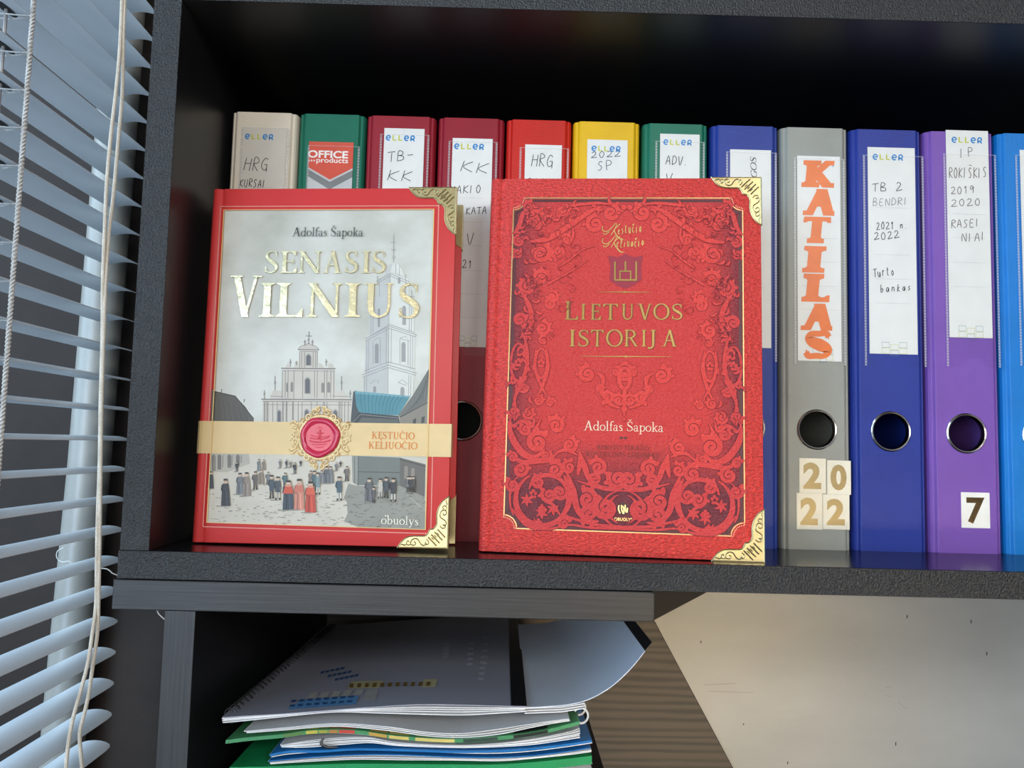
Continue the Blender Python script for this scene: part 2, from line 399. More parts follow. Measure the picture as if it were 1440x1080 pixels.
    if ch in 'ŠČŽč': x = wd/2; rib([(x-.13, top+.16), (x, top), (x+.13, top+.16)], [T*1.2, W*.6, T*1.2])
    if ch in 'Ęę': rib(cr([(wd-.12, 0), (wd-.22, -.12), (wd-.14, -.22), (wd-.02, -.19)], 4), T*1.4)
    return wd, g
def draw_glyph(mb, g, fx, h, mat, ws):
    for it in g:
        if it[0] == 'p': mb.poly([fx(x, y) for x, y in it[1]], h, mat)
        else: mb.ribbon([fx(x, y) for x, y in it[1]], [v*ws for v in it[2]] if hasattr(it[2], '__len__') else it[2]*ws, h, mat)
def boxed(mb, ch, p0, p1, h, mat, **kw):                # glyph fitted to a box: p0 lower left, p1 upper right
    wd, g = serif_glyph(ch, **kw); sx, sy = (p1[0]-p0[0])/wd, p1[1]-p0[1]
    draw_glyph(mb, g, lambda x, y: (p0[0]+x*sx, p0[1]+y*sy), h, mat, (abs(sx)+abs(sy))/2)
def line_of(mb, text, p0, p1, cap, h, mat, gap=.06, shear=0, **kw):   # text from baseline point p0 to p1
    gl = [serif_glyph(c, **kw) for c in text]; tot = sum(w for w, _ in gl)+gap*(len(gl)-1)
    L = math.hypot(p1[0]-p0[0], p1[1]-p0[1]); s = L/tot; ux, uz = (p1[0]-p0[0])/L, (p1[1]-p0[1])/L; x0 = 0
    for wd, g in gl:
        def fx(x, y, x0=x0):
            a, b = (x0+x+shear*y)*s, y*cap
            return (p0[0]+ux*a-uz*b, p0[1]+uz*a+ux*b)
        draw_glyph(mb, g, fx, h, mat, (s+cap)/2); x0 += wd+gap
HW = {  # single-line handwriting
 'H': [[(0, 0), (.08, 1)], [(.55, 0), (.6, 1)], [(.02, .5), (.6, .55)]], 'R': [[(.05, 0), (.1, 1), (.45, .95), (.5, .7), (.1, .5), (.55, 0)]],
 'G': [[(.6, .85), (.35, 1), (.08, .7), (.05, .3), (.3, 0), (.55, .15), (.55, .45), (.3, .45)], [(.55, .45), (.6, -.1)]],
 'K': [[(.05, 0), (.12, 1)], [(.6, .95), (.1, .45), (.6, .02)]], 'U': [[(.05, 1), (.05, .3), (.2, 0), (.42, .1), (.5, 1)]],
 'S': [[(.5, .9), (.25, 1), (.1, .75), (.4, .4), (.3, .05), (.02, .08)]], 'A': [[(0, 0), (.3, 1), (.55, 0)], [(.1, .4), (.5, .42)]],
 'I': [[(.1, 0), (.15, 1)]], 'T': [[(.3, 0), (.32, .95)], [(0, .93), (.65, 1)]], 'B': [[(.05, 0), (.1, 1), (.45, .9), (.4, .6), (.1, .52), (.5, .4), (.5, .08), (.05, 0)]],
 '-': [[(.05, .5), (.55, .53)]], 'D': [[(.05, 0), (.1, 1), (.5, .75), (.5, .25), (.05, 0)]], 'V': [[(0, .95), (.25, 0), (.55, 1)]],
 'P': [[(.1, 0), (.12, 1), (.5, .9), (.48, .6), (.12, .5)]], '2': [[(.05, .8), (.25, 1), (.45, .8), (.3, .4), (.02, .02), (.6, .08)]],
 '0': [[(.28, 1), (.05, .6), (.15, .05), (.4, .05), (.5, .6), (.28, 1)]], '1': [[(.1, .7), (.3, 1), (.28, 0)]], '9': [[(.45, .8), (.25, 1), (.08, .75), (.25, .5), (.45, .8), (.35, 0)]],
 'N': [[(.02, 0), (.08, 1), (.5, 0), (.55, 1)]], 'O': [[(.28, 1), (.05, .6), (.15, .05), (.42, .05), (.52, .6), (.28, 1)]], 'E': [[(.5, 1), (.1, .95), (.06, .02), (.5, .05)], [(.08, .5), (.4, .52)]],
 'M': [[(0, 0), (.1, 1), (.3, .3), (.5, 1), (.6, 0)]], 'Y': [[(0, 1), (.25, .5)], [(.5, 1), (.2, 0)]], 'Š': [[(.5, .9), (.25, 1), (.1, .75), (.4, .4), (.3, .05), (.02, .08)], [(.1, 1.25), (.55, 1.25)]],
 'J': [[(.4, 1), (.42, .2), (.2, 0), (.02, .2)]], '.': [[(.1, 0), (.14, .06)]], 'n': [[(.02, 0), (.08, .6)], [(.06, .4), (.25, .6), (.35, .4), (.36, 0)]],
 'u': [[(.02, .6), (.05, .1), (.25, .02), (.35, .6), (.38, 0)]], 'r': [[(.03, 0), (.08, .6), (.15, .5), (.32, .6)]], 't': [[(.15, .95), (.12, .1), (.3, .02)], [(0, .62), (.32, .66)]],
 'e': [[(.03, .3), (.3, .4), (.2, .6), (.03, .35), (.12, .03), (.35, .1)]], 'l': [[(.05, 0), (.3, .8), (.2, 1), (.08, .6), (.15, 0), (.3, .1)]], 'a': [[(.35, .55), (.15, .6), (.03, .2), (.2, .02), (.34, .5), (.38, 0)]],
 'b': [[(.05, 1), (.05, 0), (.25, 0), (.34, .3), (.2, .5), (.06, .35)]],
 'k': [[(.05, 0), (.15, 1)], [(.35, .6), (.1, .3), (.4, 0)]], 'o': [[(.2, .6), (.02, .3), (.2, 0), (.36, .3), (.2, .6)]], 's': [[(.3, .6), (.08, .5), (.28, .2), (.02, .02)]], ' ': [],
 'c': [[(.32, .52), (.1, .58), (.03, .2), (.2, 0), (.35, .1)]], 'i': [[(.1, .6), (.1, 0)], [(.12, .8), (.14, .85)]], 'č': [[(.32, .52), (.1, .58), (.03, .2), (.2, 0), (.35, .1)], [(.1, .95), (.2, .75), (.34, .98)]]}
def scrawl(mb, text, p0, p1, cap, wd, h, mat, shear=.12, seed=1):
    r = random.Random(seed); n = len(text); L = math.hypot(p1[0]-p0[0], p1[1]-p0[1]); ux, uz = (p1[0]-p0[0])/L, (p1[1]-p0[1])/L
    for i, c in enumerate(text):
        s = L/max(n-.25, 1); j = r.uniform(-.06, .06)
        for st in HW.get(c, []):
            q = [((i+x*1.25+shear*y+r.uniform(-.03, .03))*s, (y+j+r.uniform(-.04, .04))*cap) for x, y in st]
            q = cr(q, 4) if len(q) > 2 else q
            mb.ribbon([(p0[0]+ux*a-uz*b, p0[1]+uz*a+ux*b) for a, b in q], wd, h, mat)
def font_mesh(mb, text, p0, wid, hei, h, mat, offset=0.0, shear=0.0):   # built-in plain letters fitted to a box (p0 lower left)
    cu = bpy.data.curves.new('letters', 'FONT'); cu.body = text; cu.offset = offset; cu.resolution_u = 4; cu.shear = shear
    o = bpy.data.objects.new('letters', cu); C.objects.link(o)
    dg = bpy.context.evaluated_depsgraph_get(); me = bpy.data.meshes.new_from_object(o.evaluated_get(dg))
    V = np.array([v.co[:2] for v in me.vertices]); lo, hi = V.min(0), V.max(0)
    q = [(p0[0]+(x-lo[0])/(hi[0]-lo[0])*wid, -h, p0[1]+(y-lo[1])/(hi[1]-lo[1])*hei) for x, y in V]
    F = [tuple(f.vertices) for f in me.polygons]
    mb.add(q, F, mat); bpy.data.objects.remove(o); bpy.data.curves.remove(cu); bpy.data.meshes.remove(me)

# ================================================================== THE SETTING
DARKW = m_plain('dark_grey_wall_paint', (0.026, 0.026, 0.028), 0.6, 0, 0.2, 12, 0.1, 0.15, 90)
def m_beige():
    mt, nt, b = new_mat('beige_wall_paint'); c = (0.385, 0.398, 0.388); setb(b, c, 0.42, 0, 0.4)
    n = noise(nt, coords(nt, (1, 1, 2.5)), 6, 5, 0.6)
    nt.links.new(ramp(nt, n, scl(c, 0.9), scl(c, 1.05)), b.inputs['Base Color'])
    bump(nt, b, noise(nt, coords(nt), 45, 5), 0.25, 0.002); return mt
BEIGE = m_beige()
YW = 386.0
A_ = at_y(920, 872, YW); B_ = at_y(990, 835, YW); D_ = at_y(1030, 1078, YW)
u1 = (B_-A_); u1 = u1/np.linalg.norm(u1); u2 = (D_-A_); u2 = u2/np.linalg.norm(u2)
pA = (A_[0], A_[2]); pU = (A_[0]+u1[0]*1500, A_[2]+u1[2]*1500); pD = (A_[0]+u2[0]*700, A_[2]+u2[2]*700)
fl = -720.0
t_ = (fl-A_[2])/u2[2]; pD = (A_[0]+u2[0]*t_, fl)
mb = MB()
mb.slab([(-1400, fl), (-1400, 1300), (2000, 1300), (2000, pU[1]), pU, pA, pD], YW, YW+60, DARKW)
mb.slab([pD, pA, pU, (2000, pU[1]), (2000, fl)], YW, YW+60, BEIGE)
for (px, py, dx, dy) in ((1275, 870, 1, 4), (1365, 877, 1, 4), (1387, 922, 1, 4), (1259, 1049, 1, 4), (1107, 1075, 1, 3), (985, 905, 1, 3), (1045, 1020, 1, 2)):
    p = at_y(px, py, YW); mb.slab([(p[0], p[2]), (p[0]+dx, p[2]+1), (p[0]+dx, p[2]+dy), (p[0], p[2]+dy)], YW-.2, YW, DARKW)
SC = m_plain('scuff_grey', (0.33, 0.31, 0.27), 0.6)
for L in ([(990, 963), (1035, 961)], [(995, 972), (1060, 974)], [(1245, 967), (1255, 965)], [(1243, 977), (1253, 980)], [(1262, 987), (1276, 998)], [(1200, 905), (1207, 911)]):
    q = [at_y(a, b, YW) for a, b in L]; n0 = len(mb.v); mb.ribbon([(p[0], p[2]) for p in q], .8, 0, SC)
    for i in range(n0, len(mb.v)): mb.v[i] = (mb.v[i][0], YW-.15, mb.v[i][2])
struct(mb.build('wall_back'))
mb = MB(); mb.box(-1400, -264, 116, YW, fl, 1300, m_plain('dark_jamb_paint', (0.024, 0.018, 0.015), 0.6, 0, 0.15, 30, 0.12, 0.2, 150)); struct(mb.build('wall_left'))
mb = MB(); mb.box(-1400, 2000, -1500, YW+60, fl-20, fl, m_plain('floor_laminate', (0.12, 0.09, 0.07), 0.5)); struct(mb.build('floor'))

# heating pipe in the window corner
mb = MB(); mb.tube([(-328, 99, 900), (-329.5, 99, 300), (-333, 99, 50), (-338, 99, -110), (-350, 99, fl)], 14.6, m_plain('pipe_paint', (0.25, 0.245, 0.22), 0.35, 0, 0.5, 60, 0.05, 0.2, 60), 24)
tag(mb.build('heating_pipe', smooth=True), 'off white painted heating pipe running upright behind the blind slats', 'pipe')

# ================================================================== SHELVING
XL, TP, H, TB = -259.6, 17.8, 355.1, 17.0
XR = 620.0; DEP = 380.0
t = thing('wall_shelf', 'black open shelf unit holding the ring binders and two red books', 'shelf unit', loc=(0, 0, 0))
def board(name, par, boxes, bev=.8):
    m_ = MB()
    for b in boxes: m_.box(*b)
    return m_.build(name, par, bevel=bev)
ME, PB = m_melamine(), m_pebble()
board('bottom_shelf', t, [(XL-.8, XR, .5, DEP, -TB, 0, m_melamine(.2, .3))], .5)
board('front_edging', t, [(XL-.8, XR, 0, .5, -TB, -.3, PB), ], .1)
board('side_panel', t, [(XL, XL+TP, .5, DEP, .2, H, ME)], .3)
board('side_panel', t, [(XR-TP, XR, .5, DEP, .2, H, ME)], .3)
board('front_edging', t, [(XL, XL+TP, 0, .5, .2, H, PB)], .1)
board('top_board', t, [(XL-.8, XR, .5, DEP, H+.2, H+18, ME)], .3)
board('front_edging', t, [(XL-.8, XR, 0, .5, H+.2, H+18, PB)], .1)
board('back_panel', t, [(XL+TP, XR-TP, DEP-4, DEP, 0, H, ME)], 0)

BX, BZ = m_brushed('x'), m_brushed('z')
t = thing('low_cabinet', 'dark grey open cabinet under the black shelf with a paper stack inside', 'cabinet', loc=(0, 0, 0))
ZR = -TB-.8; zb = ZR-18.1
mb = MB(); mb.slab([(-262.5, zb), (-262.5, ZR), (70.2, ZR), (71.4, ZR-1.5), (71.4, zb+1.5), (70.2, zb)], 0, 377, BX); mb.build('top_board', t, bevel=.6)
board('side_panel', t, [(-229.6, -211, .5, 377, fl, zb-.1, ME)], .3)
board('front_edging', t, [(-229.6, -211, 0, .5, fl, zb-.1, BZ)], .1)
board('inner_shelf', t, [(-211, 60, 4, 373, -196, -178, ME)], .4)
mb = MB(); mb.slab([(-211, zb-.2), (A_[0]-4, zb-.2), (A_[0]-4, A_[2]+6), (A_[0]-1.5, A_[2]), (pD[0]-1.5, pD[1]), (-211, fl)], 377, 385, m_oak()); mb.build('back_panel', t, label='dark oak grained back panel with a slanted right edge')

# ================================================================== BLIND
WH = m_plain('slat_enamel', (0.62, 0.65, 0.67), 0.35, 0, 0.5, 20, 0.03)
CORD = m_plain('cord_cotton', (0.66, 0.61, 0.52), 0.75, 0, 0.2, 900, 0.15)
CORDW = m_plain('ladder_cotton', (0.55, 0.55, 0.53), 0.8, 0, 0.2, 900, 0.2)
t = thing('venetian_blind', 'pale horizontal slat blind hanging left of the shelf', 'blind', loc=(0, 0, 0))
mb = MB(); Y0, Y1 = -900.0, 60.0; pitch = 20.62; XT = -284.0
slats = [68.5+pitch*k for k in range(-14, 21)]
def slat_z(s): return 2.9*(1-(2*s-1)**2)          # s 0..1 across the width
for z in slats:
    rows = []
    for j, y in enumerate([Y0, -300, 30, 50, 56, 59, Y1]):
        ins = [0, 0, 0, 0, .5, 2.2, 5.5][j]
        rows.append([(XT-25+ins+(25-2*ins)*s, y, z+slat_z((ins+(25-2*ins)*s)/25)-1.2) for s in [i/8 for i in range(9)]])
    mb.grid(rows, WH, (0, 0, -.3))
DK = m_plain('slot_shadow_black', (0.03, 0.03, 0.03), .8)
for z in slats:
    zz = z+1.15
    mb.add([(XT-12.5+2.6*math.cos(a), -87.0-1+9*math.sin(a), zz+.12) for a in [2*PI*i/16 for i in range(16)]], [tuple(range(16))], DK)
    mb.add([(XT-12.5+2.6*math.cos(a), -87.0-1+9*math.sin(a), zz-.12) for a in [2*PI*i/16 for i in range(16)]], [tuple(range(15, -1, -1))], DK)
mb.build('slats', t, smooth=True)
mb = MB(); mb.box(XT-27, XT+2, Y0, Y1, slats[-1]+14, slats[-1]+40, WH); mb.build('head_rail', t, bevel=1)
mb = MB()                                             # twisted ladder cord on the room side, its rungs and the far strand
yl = -87.0
for ph in (0, PI):
    pts = [(XT+1.2+.75*math.cos(z*1.45+ph), yl+.75*math.sin(z*1.45+ph), z) for z in np.arange(slats[0], slats[-1]+14, .7)]
    mb.tube(pts, .75, CORDW, 5)
mb.tube([(XT-26, yl, slats[0]), (XT-26, yl, slats[-1]+14)], .7, CORDW, 6)
for z in slats:
    for dy in (-1.6, 1.6):
        mb.tube([(XT+1, yl, z-1.6), (XT-6, yl+dy, z-2.2), (XT-13, yl+dy*1.3, z-1.9-(dy > 0)*.8), (XT-20, yl+dy, z-2.2), (XT-26, yl, z-1.6)], .42, CORDW, 5)
mb.build('ladder_cord', t, smooth=True)
mb = MB(); mb.tube([(XT-12.5, yl-1, slats[0]), (XT-12.5, yl-1, slats[-1]+14)], .9, m_plain('lift_cord_cotton', (0.32, 0.30, 0.28), .8), 6); mb.build('lift_cord', t, smooth=True)
for off, pth in ((0, [(173.5, -60), (169, 60), (163, 130), (156, 190), (150, 260), (147, 330), (144.5, 400), (144, 470), (141.5, 560), (140, 650), (137, 740), (136, 800), (135, 850), (130, 890), (124, 930), (114, 970), (104, 1005), (97, 1040), (92, 1090), (90, 1160)]),
                 (1, [(178, -60), (174, 40), (172, 130), (167, 190), (160, 270), (153, 330), (149, 390), (146.5, 450), (143, 560), (141.5, 650), (140.5, 740), (139.5, 800), (138.5, 850), (137, 890), (130, 940), (124, 980), (117, 1010), (112, 1035), (116, 1090), (119, 1160)])):
    q = []
    for a, b in pth:
        d = ray(a, b); s = (XT+10+off*1.3-CP[0])/d[0]; q.append(tuple(CP+d*s))
    q = [(q[0][0]-10, q[0][1], slats[-1]+16), (q[0][0]-3, q[0][1], q[0][2]+60)]+q
    mb = MB(); mb.tube(cr(q, 6), 1.15, CORD, 8); mb.build('pull_cord', t, smooth=True)
# loose threads by the blind
mb = MB(); WT = m_plain('thread_white', (.6, .6, .58), .8)
mb.tube(cr([tuple(at_y(a, b, 70)) for a, b in ((90, 770), (81, 775), (80, 784), (87, 790), (97, 789), (100, 792))], 5), .35, WT, 5)
tag(mb.build('thread', smooth=True), 'loose white thread loop hanging in front of the upright pipe', 'thread')
mb = MB(); mb.tube(cr([tuple(at_y(a, b, 12)) for a, b in ((141, 799), (150, 800), (155, 803), (158, 806), (165, 809))]+[(-263.2, 9, -18)], 5), .35, WT, 5)
tag(mb.build('thread', smooth=True), 'short white thread at the left end of the black shelf edge', 'thread')
mb = MB(); mb.tube(cr([tuple(at_y(a, b, 6)) for a, b in ((221, 858.5), (223, 863), (228, 868), (233, 872))], 5), .35, WT, 5)
tag(mb.build('thread', smooth=True), 'short white thread under the dark grey cabinet top', 'thread')

# ================================================================== BINDERS
YB = 87.45; HB = 318.0
PAPER = paint(226, 226, 222, .6, .2, .03, 'label_paper'); INK = paint(40, 38, 42, .6, .2); INKG = paint(140, 140, 144, .6, .2); INKB = paint(74, 52, 46, .6, .2); RULE = paint(170, 172, 172, .6, .2)
EB, EG = paint(30, 130, 195, .5), paint(190, 195, 50, .5)
STEEL = m_plain('nickel_ring', (0.75, 0.72, 0.66), 0.18, 1.0, .5, 200, .05)
def eller(mb, x0, x1, z0, h):
    n = 5; s = (x1-x0)/4.55; c = s*1.08; w_ = s*.2
    for i, ch in enumerate('ellea'):
        x = x0+i*s*.92; mt = EG if ch == 'l' else EB
        P = lambda a, b: (x+a*s*.72, z0+b*c*.8)
        if ch == 'e': mb.ribbon([P(*p) for p in ell(.5, .5, .42, .42, 8, 310, 18)], w_, h, mt); mb.ribbon([P(.1, .48), P(.92, .48)], w_*.8, h, mt)
        elif ch == 'l': mb.ribbon([P(.2, 1), P(.2, .12), P(.85, .12)], w_, h, mt)
        else: mb.ribbon([P(*p) for p in [(.15, 0), (.15, .62)]+ell(.5, .66, .35, .30, 180, -40, 12)+[(.5, .36), (.15, .36)]], w_, h, mt); mb.ribbon([P(.5, .38), P(.9, 0)], w_, h, mt)
def binder(F, bw, col, label, ring_z):
    t = thing('lever_arch_binder', label, 'binder', 'row of lever arch binders on the black shelf', F)
    mt = vinyl(*col); mb = MB(); hw = bw/2-.3; c = hw-5.6; th = 2.4
    # spine panel with the finger hole
    n = 40; R = 13.2; z0, z1 = 0, HB
    ring = [(R*math.cos(2*PI*i/n), ring_z+R*math.sin(2*PI*i/n)) for i in range(n)]
    sq = []
    for i in range(n):
        a = 2*PI*i/n; k = 17/max(abs(math.cos(a)), abs(math.sin(a))); sq.append((k*math.cos(a), ring_z+k*math.sin(a)))
    for y, fl_ in ((0, False), (th, True)):
        V = [(x, y, z) for x, z in ring]+[(x, y, z) for x, z in sq]
        Fs = [(i, n+i, n+(i+1) % n, (i+1) % n) for i in range(n)]
        mb.add(V, [f[::-1] for f in Fs] if not fl_ else Fs, mt)
    mb.add([(x, 0, z) for x, z in ring]+[(x, th, z) for x, z in ring], [(i, (i+1) % n, n+(i+1) % n, n+i) for i in range(n)], mt)
    for (a, b, d, e) in ((-c, c, z0, ring_z-17), (-c, c, ring_z+17, z1), (-c, -17, ring_z-17, ring_z+17), (17, c, ring_z-17, ring_z+17)):
        mb.box(a, b, 0, th, d, e, mt)
    for s in (-1, 1):
        fr = [(s*c, 0), (s*(c+.8), .35), (s*(c+2.0), 1.9), (s*(c+2.7), 2.3), (s*(c+3.5), 2.2), (s*(c+4.6), 3.4), (s*(c+5.3), 5.4), (s*hw, 8), (s*hw, 284)]
        bk = [(s*c, th), (s*(c-.2), th+.3), (s*(c+.4), 3.8), (s*(c+1.4), 4.6), (s*(c+2.2), 4.9), (s*(c+2.8), 5.6), (s*(c+3.0), 6.5), (s*(hw-th), 8), (s*(hw-th), 284)]
        mb.strip(fr if s > 0 else fr[::-1], bk if s > 0 else bk[::-1], z0, z1, mt)
    mb.build('cover', t, bevel=.35)
    mb = MB(); pr = []
    for i in range(n+1):
        a = 2*PI*i/n; pr.append([(r*math.cos(a), y, ring_z+r*math.sin(a)) for r, y in ((15.0, -.1), (14.9, -.9), (14.2, -1.5), (13.4, -1.2), (12.9, -.2), (12.8, 3.0))])
    mb.grid(pr, STEEL); mb.build('finger_ring', t, smooth=True)
    return t
def rect(F, x0, y0, x1, y1):
    """front rectangle measured on the spine: left, right, bottom, top"""
    a, b = F((x0+x1)/2, y0), F((x0+x1)/2, y1); c, d = F(x0, (y0+y1)/2), F(x1, (y0+y1)/2)
    return c[0], d[0], b[1], a[1]
def label_part(t, r, mat=PAPER, h=.55, name='label'):
    mb = MB(); mb.box(r[0], r[1], -h, -h+.25, r[2], r[3], mat); return mb.build(name, t)
def pocket(t, F, r, notch=False):
    mb = MB(); h = .85; x0, x1, z0, z1 = r
    if notch:
        xc = (x0+x1)/2; p = [(x0, z1), (x0, z0), (xc-9, z0)]+[(xc+a, z0+b) for a, b in ((-8, 2), (-5, 6), (0, 7.5), (5, 6), (8, 2))]+[(xc+9, z0), (x1, z0), (x1, z1)]
    else: p = [(x0, z1), (x0, z0), (x1, z0), (x1, z1)]
    mb.poly(p, h, m_clear()); o = mb.build('label_pocket', t)
    mb = MB()
    for x in (x0+.8, x1-.8): mb.ribbon([(x, z0), (x, z1)], 1.6, h+.08, m_weld())
    for k in range(int((z1-z0)/2.2)):
        for x in (x0+.8, x1-.8): mb.box(x-.6, x+.6, -h-.2, -h-.08, z0+k*2.2, z0+k*2.2+.9, m_weld())
    mb.ribbon([(x0, z1), (x1, z1)], .6, h+.08, m_weld())
    mb.build('welded_edge', o)
tops = [(322.8, 417.6), (418.5, 513.5), (514, 613), (615, 710), (711.5, 805), (806, 901.6), (904, 997.5), (1000, 1097), (1098, 1194.7), (1196, 1298), (1300, 1400), (1402.5, 1504)]
cols = [(226, 216, 199), (26, 112, 90), (150, 34, 50), (146, 30, 46), (196, 34, 24), (226, 180, 22), (22, 110, 86), (36, 58, 142), (150, 152, 145), (34, 54, 142), (120, 82, 168), (20, 120, 198)]
labs = ['cream white binder at the left end of the row beside the shelf side',
        'green binder with a red and grey printed label, second from the left',
        'dark red binder marked TB-KK, standing right of the green printed one',
        'dark red binder marked KK, seen in the gap between the two red books',
        'bright red binder marked HRG standing left of the yellow one',
        'yellow binder marked 2022 behind the leather textured red book',
        'green binder marked ADV standing right of the yellow one',
        'blue binder partly hidden behind the right red book, sideways printed label',
        'grey binder with big orange letters and 2022 number stickers',
        'blue binder with TB 2 handwriting, between the grey and purple ones',
        'purple binder with a long white label and a 7 sticker',
        'light blue binder cut off at the right edge, after the purple one']
BN = []
for i, (a, b) in enumerate(tops):
    pa, pb = at_y(a, 185, YB), at_y(b, 185, YB)
    F = Frame(((pa[0]+pb[0])/2, YB, 0)); rz = 88.0
    t = binder(F, pb[0]-pa[0], cols[i], labs[i], rz); BN.append((t, F))
def hand(F, par, items, mat=INK, h=.62, wd=.42, name='handwriting', seed=0):
    for k, (tx, x0, y0, x1, y1, cap) in enumerate(items):
        mb = MB(); p0, p1 = F(x0, y0), F(x1, y1); scrawl(mb, tx, p0, p1, cap, wd*1.2, h, mat, seed=seed+k); mb.build(name, par)
def logo(F, par, x0, x1, yb, h=.62):
    mb = MB(); p0, p1 = F(x0, yb), F(x1, yb); eller(mb, p0[0], p1[0], p0[1], h); mb.build('logo', par)
def rules(F, par, x0, x1, ys, h=.60):
    mb = MB()
    for y in ys:
        p0, p1 = F(x0, y), F(x1, y); n = 26
        for k in range(n):
            xa = p0[0]+(p1[0]-p0[0])*k/n; mb.ribbon([(xa, p0[1]), (xa+(p1[0]-p0[0])/n*.55, p0[1])], .25, h, RULE)
    mb.build('ruled_lines', par)
def squares(F, par, x0, x1, y0, y1, h=.6):
    mb = MB(); p0, p1 = F(x0, y1), F(x1, y0); w_, hh = (p1[0]-p0[0])/3.4, (p1[1]-p0[1])/2.3; ink = paint(90, 140, 150, .6)
    for r_ in range(2):
        for c_ in range(3):
            x = p0[0]+c_*w_*1.18; z = p0[1]+r_*hh*1.15-(c_ == 1)*hh*.4
            mb.ribbon([(x, z), (x+w_, z), (x+w_, z+hh), (x, z+hh)], .28, h, ink if (c_+r_) % 2 else EG, True)
    mb.build('printed_squares', par)
# 0 cream
t, F = BN[0]; lp = label_part(t, rect(F, 335, 180, 398, 430), paint(208, 203, 194, .6, .2, .03)); logo(F, lp, 345, 386, 196)
hand(F, lp, [('HRG', 343, 239, 375, 241, 9.5), ('KURSAI', 337, 263, 374, 264, 6)], seed=3); rules(F, lp, 352, 384, [263]); pocket(t, F, rect(F, 333, 180, 402, 440))
# 1 green with the printed label
t, F = BN[1]; r = rect(F, 430, 200, 493, 420); lp = label_part(t, r, paint(212, 84, 62, .5))
mb = MB(); GR, LG = paint(128, 130, 130, .5), paint(196, 198, 198, .5); xm = (r[0]+r[1])/2
zt = F(461, 253)[1]; ze = F(461, 236)[1]
mb.poly([(r[0], r[2]), (r[1], r[2]), (r[1], ze), (xm, zt), (r[0], ze)], .58, LG)
mb.poly([(r[0], ze-1.6), (xm, zt-1.6), (r[1], ze-1.6), (r[1], ze-7), (xm, zt-7.5), (r[0], ze-7)], .62, GR)
for s in (-1, 1): mb.poly([(xm+s*2, zt-8.5), (xm+s*15, zt-17), (xm+s*15, zt-24), (xm+s*2, zt-12)], .62, GR)
mb.build('printed_chevron', lp)
mb = MB(); q = F(433, 222); q2 = F(490, 213); WHT = paint(240, 236, 230, .5)
font_mesh(mb, 'OFFICE', q, q2[0]-q[0], q2[1]-q[1], .62, WHT, .03)
q = F(445, 231); q2 = F(490, 222.5); font_mesh(mb, 'products', q, q2[0]-q[0], q2[1]-q[1]-.2, .62, WHT, .015)
for k in range(3):
    p = F(434+k*3.6, 228); mb.poly([(p[0], p[1]), (p[0]+1.3, p[1]+1), (p[0], p[1]+2)], .62, WHT)
mb.build('lettering', lp); pocket(t, F, rect(F, 428, 206, 502, 430))
# 2, 3 dark red
t, F = BN[2]; lp = label_part(t, rect(F, 536, 181, 593, 430)); logo(F, lp, 543, 585, 198); hand(F, lp, [('TB-', 545, 228, 582, 225, 7.5), ('KK', 544, 254, 577, 256, 8)], seed=9); pocket(t, F, rect(F, 530, 190, 600, 440))
t, F = BN[3]; r = rect(F, 632, 195, 689, 488); lp = label_part(t, r); logo(F, lp, 639, 682, 210)
hand(F, lp, [('KK', 647, 242, 684, 244, 8), ('MAKIO', 633, 273, 676, 271, 6), ('VEIKATA', 632, 303, 684, 301, 5.5), ('IV', 644, 345, 666, 344, 9), ('2021', 634, 378, 664, 377, 6)], seed=15)
rules(F, lp, 640, 680, [278, 312, 345, 380, 413, 446]); squares(F, lp, 645, 671, 472, 486); pocket(t, F, rect(F, 626, 200, 696, 500))
# 4 red, 5 yellow, 6 green
t, F = BN[4]; lp = label_part(t, rect(F, 736, 204, 788, 420)); hand(F, lp, [('HRG', 747, 234, 776, 235, 9), ('SOSC', 740, 262, 776, 263, 6)], seed=24); pocket(t, F, rect(F, 728, 209, 798, 430))
t, F = BN[5]; lp = label_part(t, rect(F, 824, 197, 881, 420)); logo(F, lp, 832, 874, 213); hand(F, lp, [('2022', 831, 222, 872, 221, 4.8), ('SP', 840, 240, 860, 238, 7)], paint(60, 66, 96, .6), seed=31)
t, F = BN[6]; lp = label_part(t, rect(F, 927, 189, 983, 420)); logo(F, lp, 933, 974, 204); hand(F, lp, [('ADV.', 936, 232, 968, 233, 7), ('V', 936, 256, 948, 256, 7)], seed=38); pocket(t, F, rect(F, 920, 200, 990, 430))
# 7 blue
t, F = BN[7]; r = rect(F, 1026, 211, 1084, 489); lp = label_part(t, r); mb = MB(); p0, p1 = F(1065, 274), F(1063, 222); line_of(mb, 'AUGOS', p0, p1, 4.6, .62, INK, .05, .2); mb.build('lettering', lp); pocket(t, F, rect(F, 1020, 215, 1092, 508))
# 8 grey
t, F = BN[8]; r = rect(F, 1121, 220, 1182, 508); lp = label_part(t, r); rules(F, lp, 1128, 1178, [335, 368, 402, 435]); squares(F, lp, 1143, 1171, 490, 506)
mb = MB(); p = F(1164, 235); p1 = F(1171, 230); mb.ribbon([p, (p[0], p1[1]), p1, (p1[0], p[1])], .7, .62, EB); mb.build('logo', lp)
OR = paint(226, 118, 52, .45)
boxes = [('K', 1128, 264, 1172, 226), ('A', 1130, 303.5, 1174, 266), ('T', 1128, 342.5, 1167, 305), ('I', 1129, 384, 1160, 346), ('L', 1128, 425, 1167, 385), ('A', 1127, 465, 1171, 427), ('S', 1131, 504, 1169, 466)]
for k, (ch, x0, y0, x1, y1) in enumerate(boxes):
    mb = MB(); boxed(mb, ch, F(x0, y0-.8), F(x1, y1+.8), .66+.01*k, OR, W=.30, T=.17, S=.10, H=.17)
    for i in range(len(mb.v)):
        x, y, z = mb.v[i]; mb.v[i] = (x+.10*(z-F(x0, y0)[1])-1, y, z)
    mb.build('letter_sticker', t)
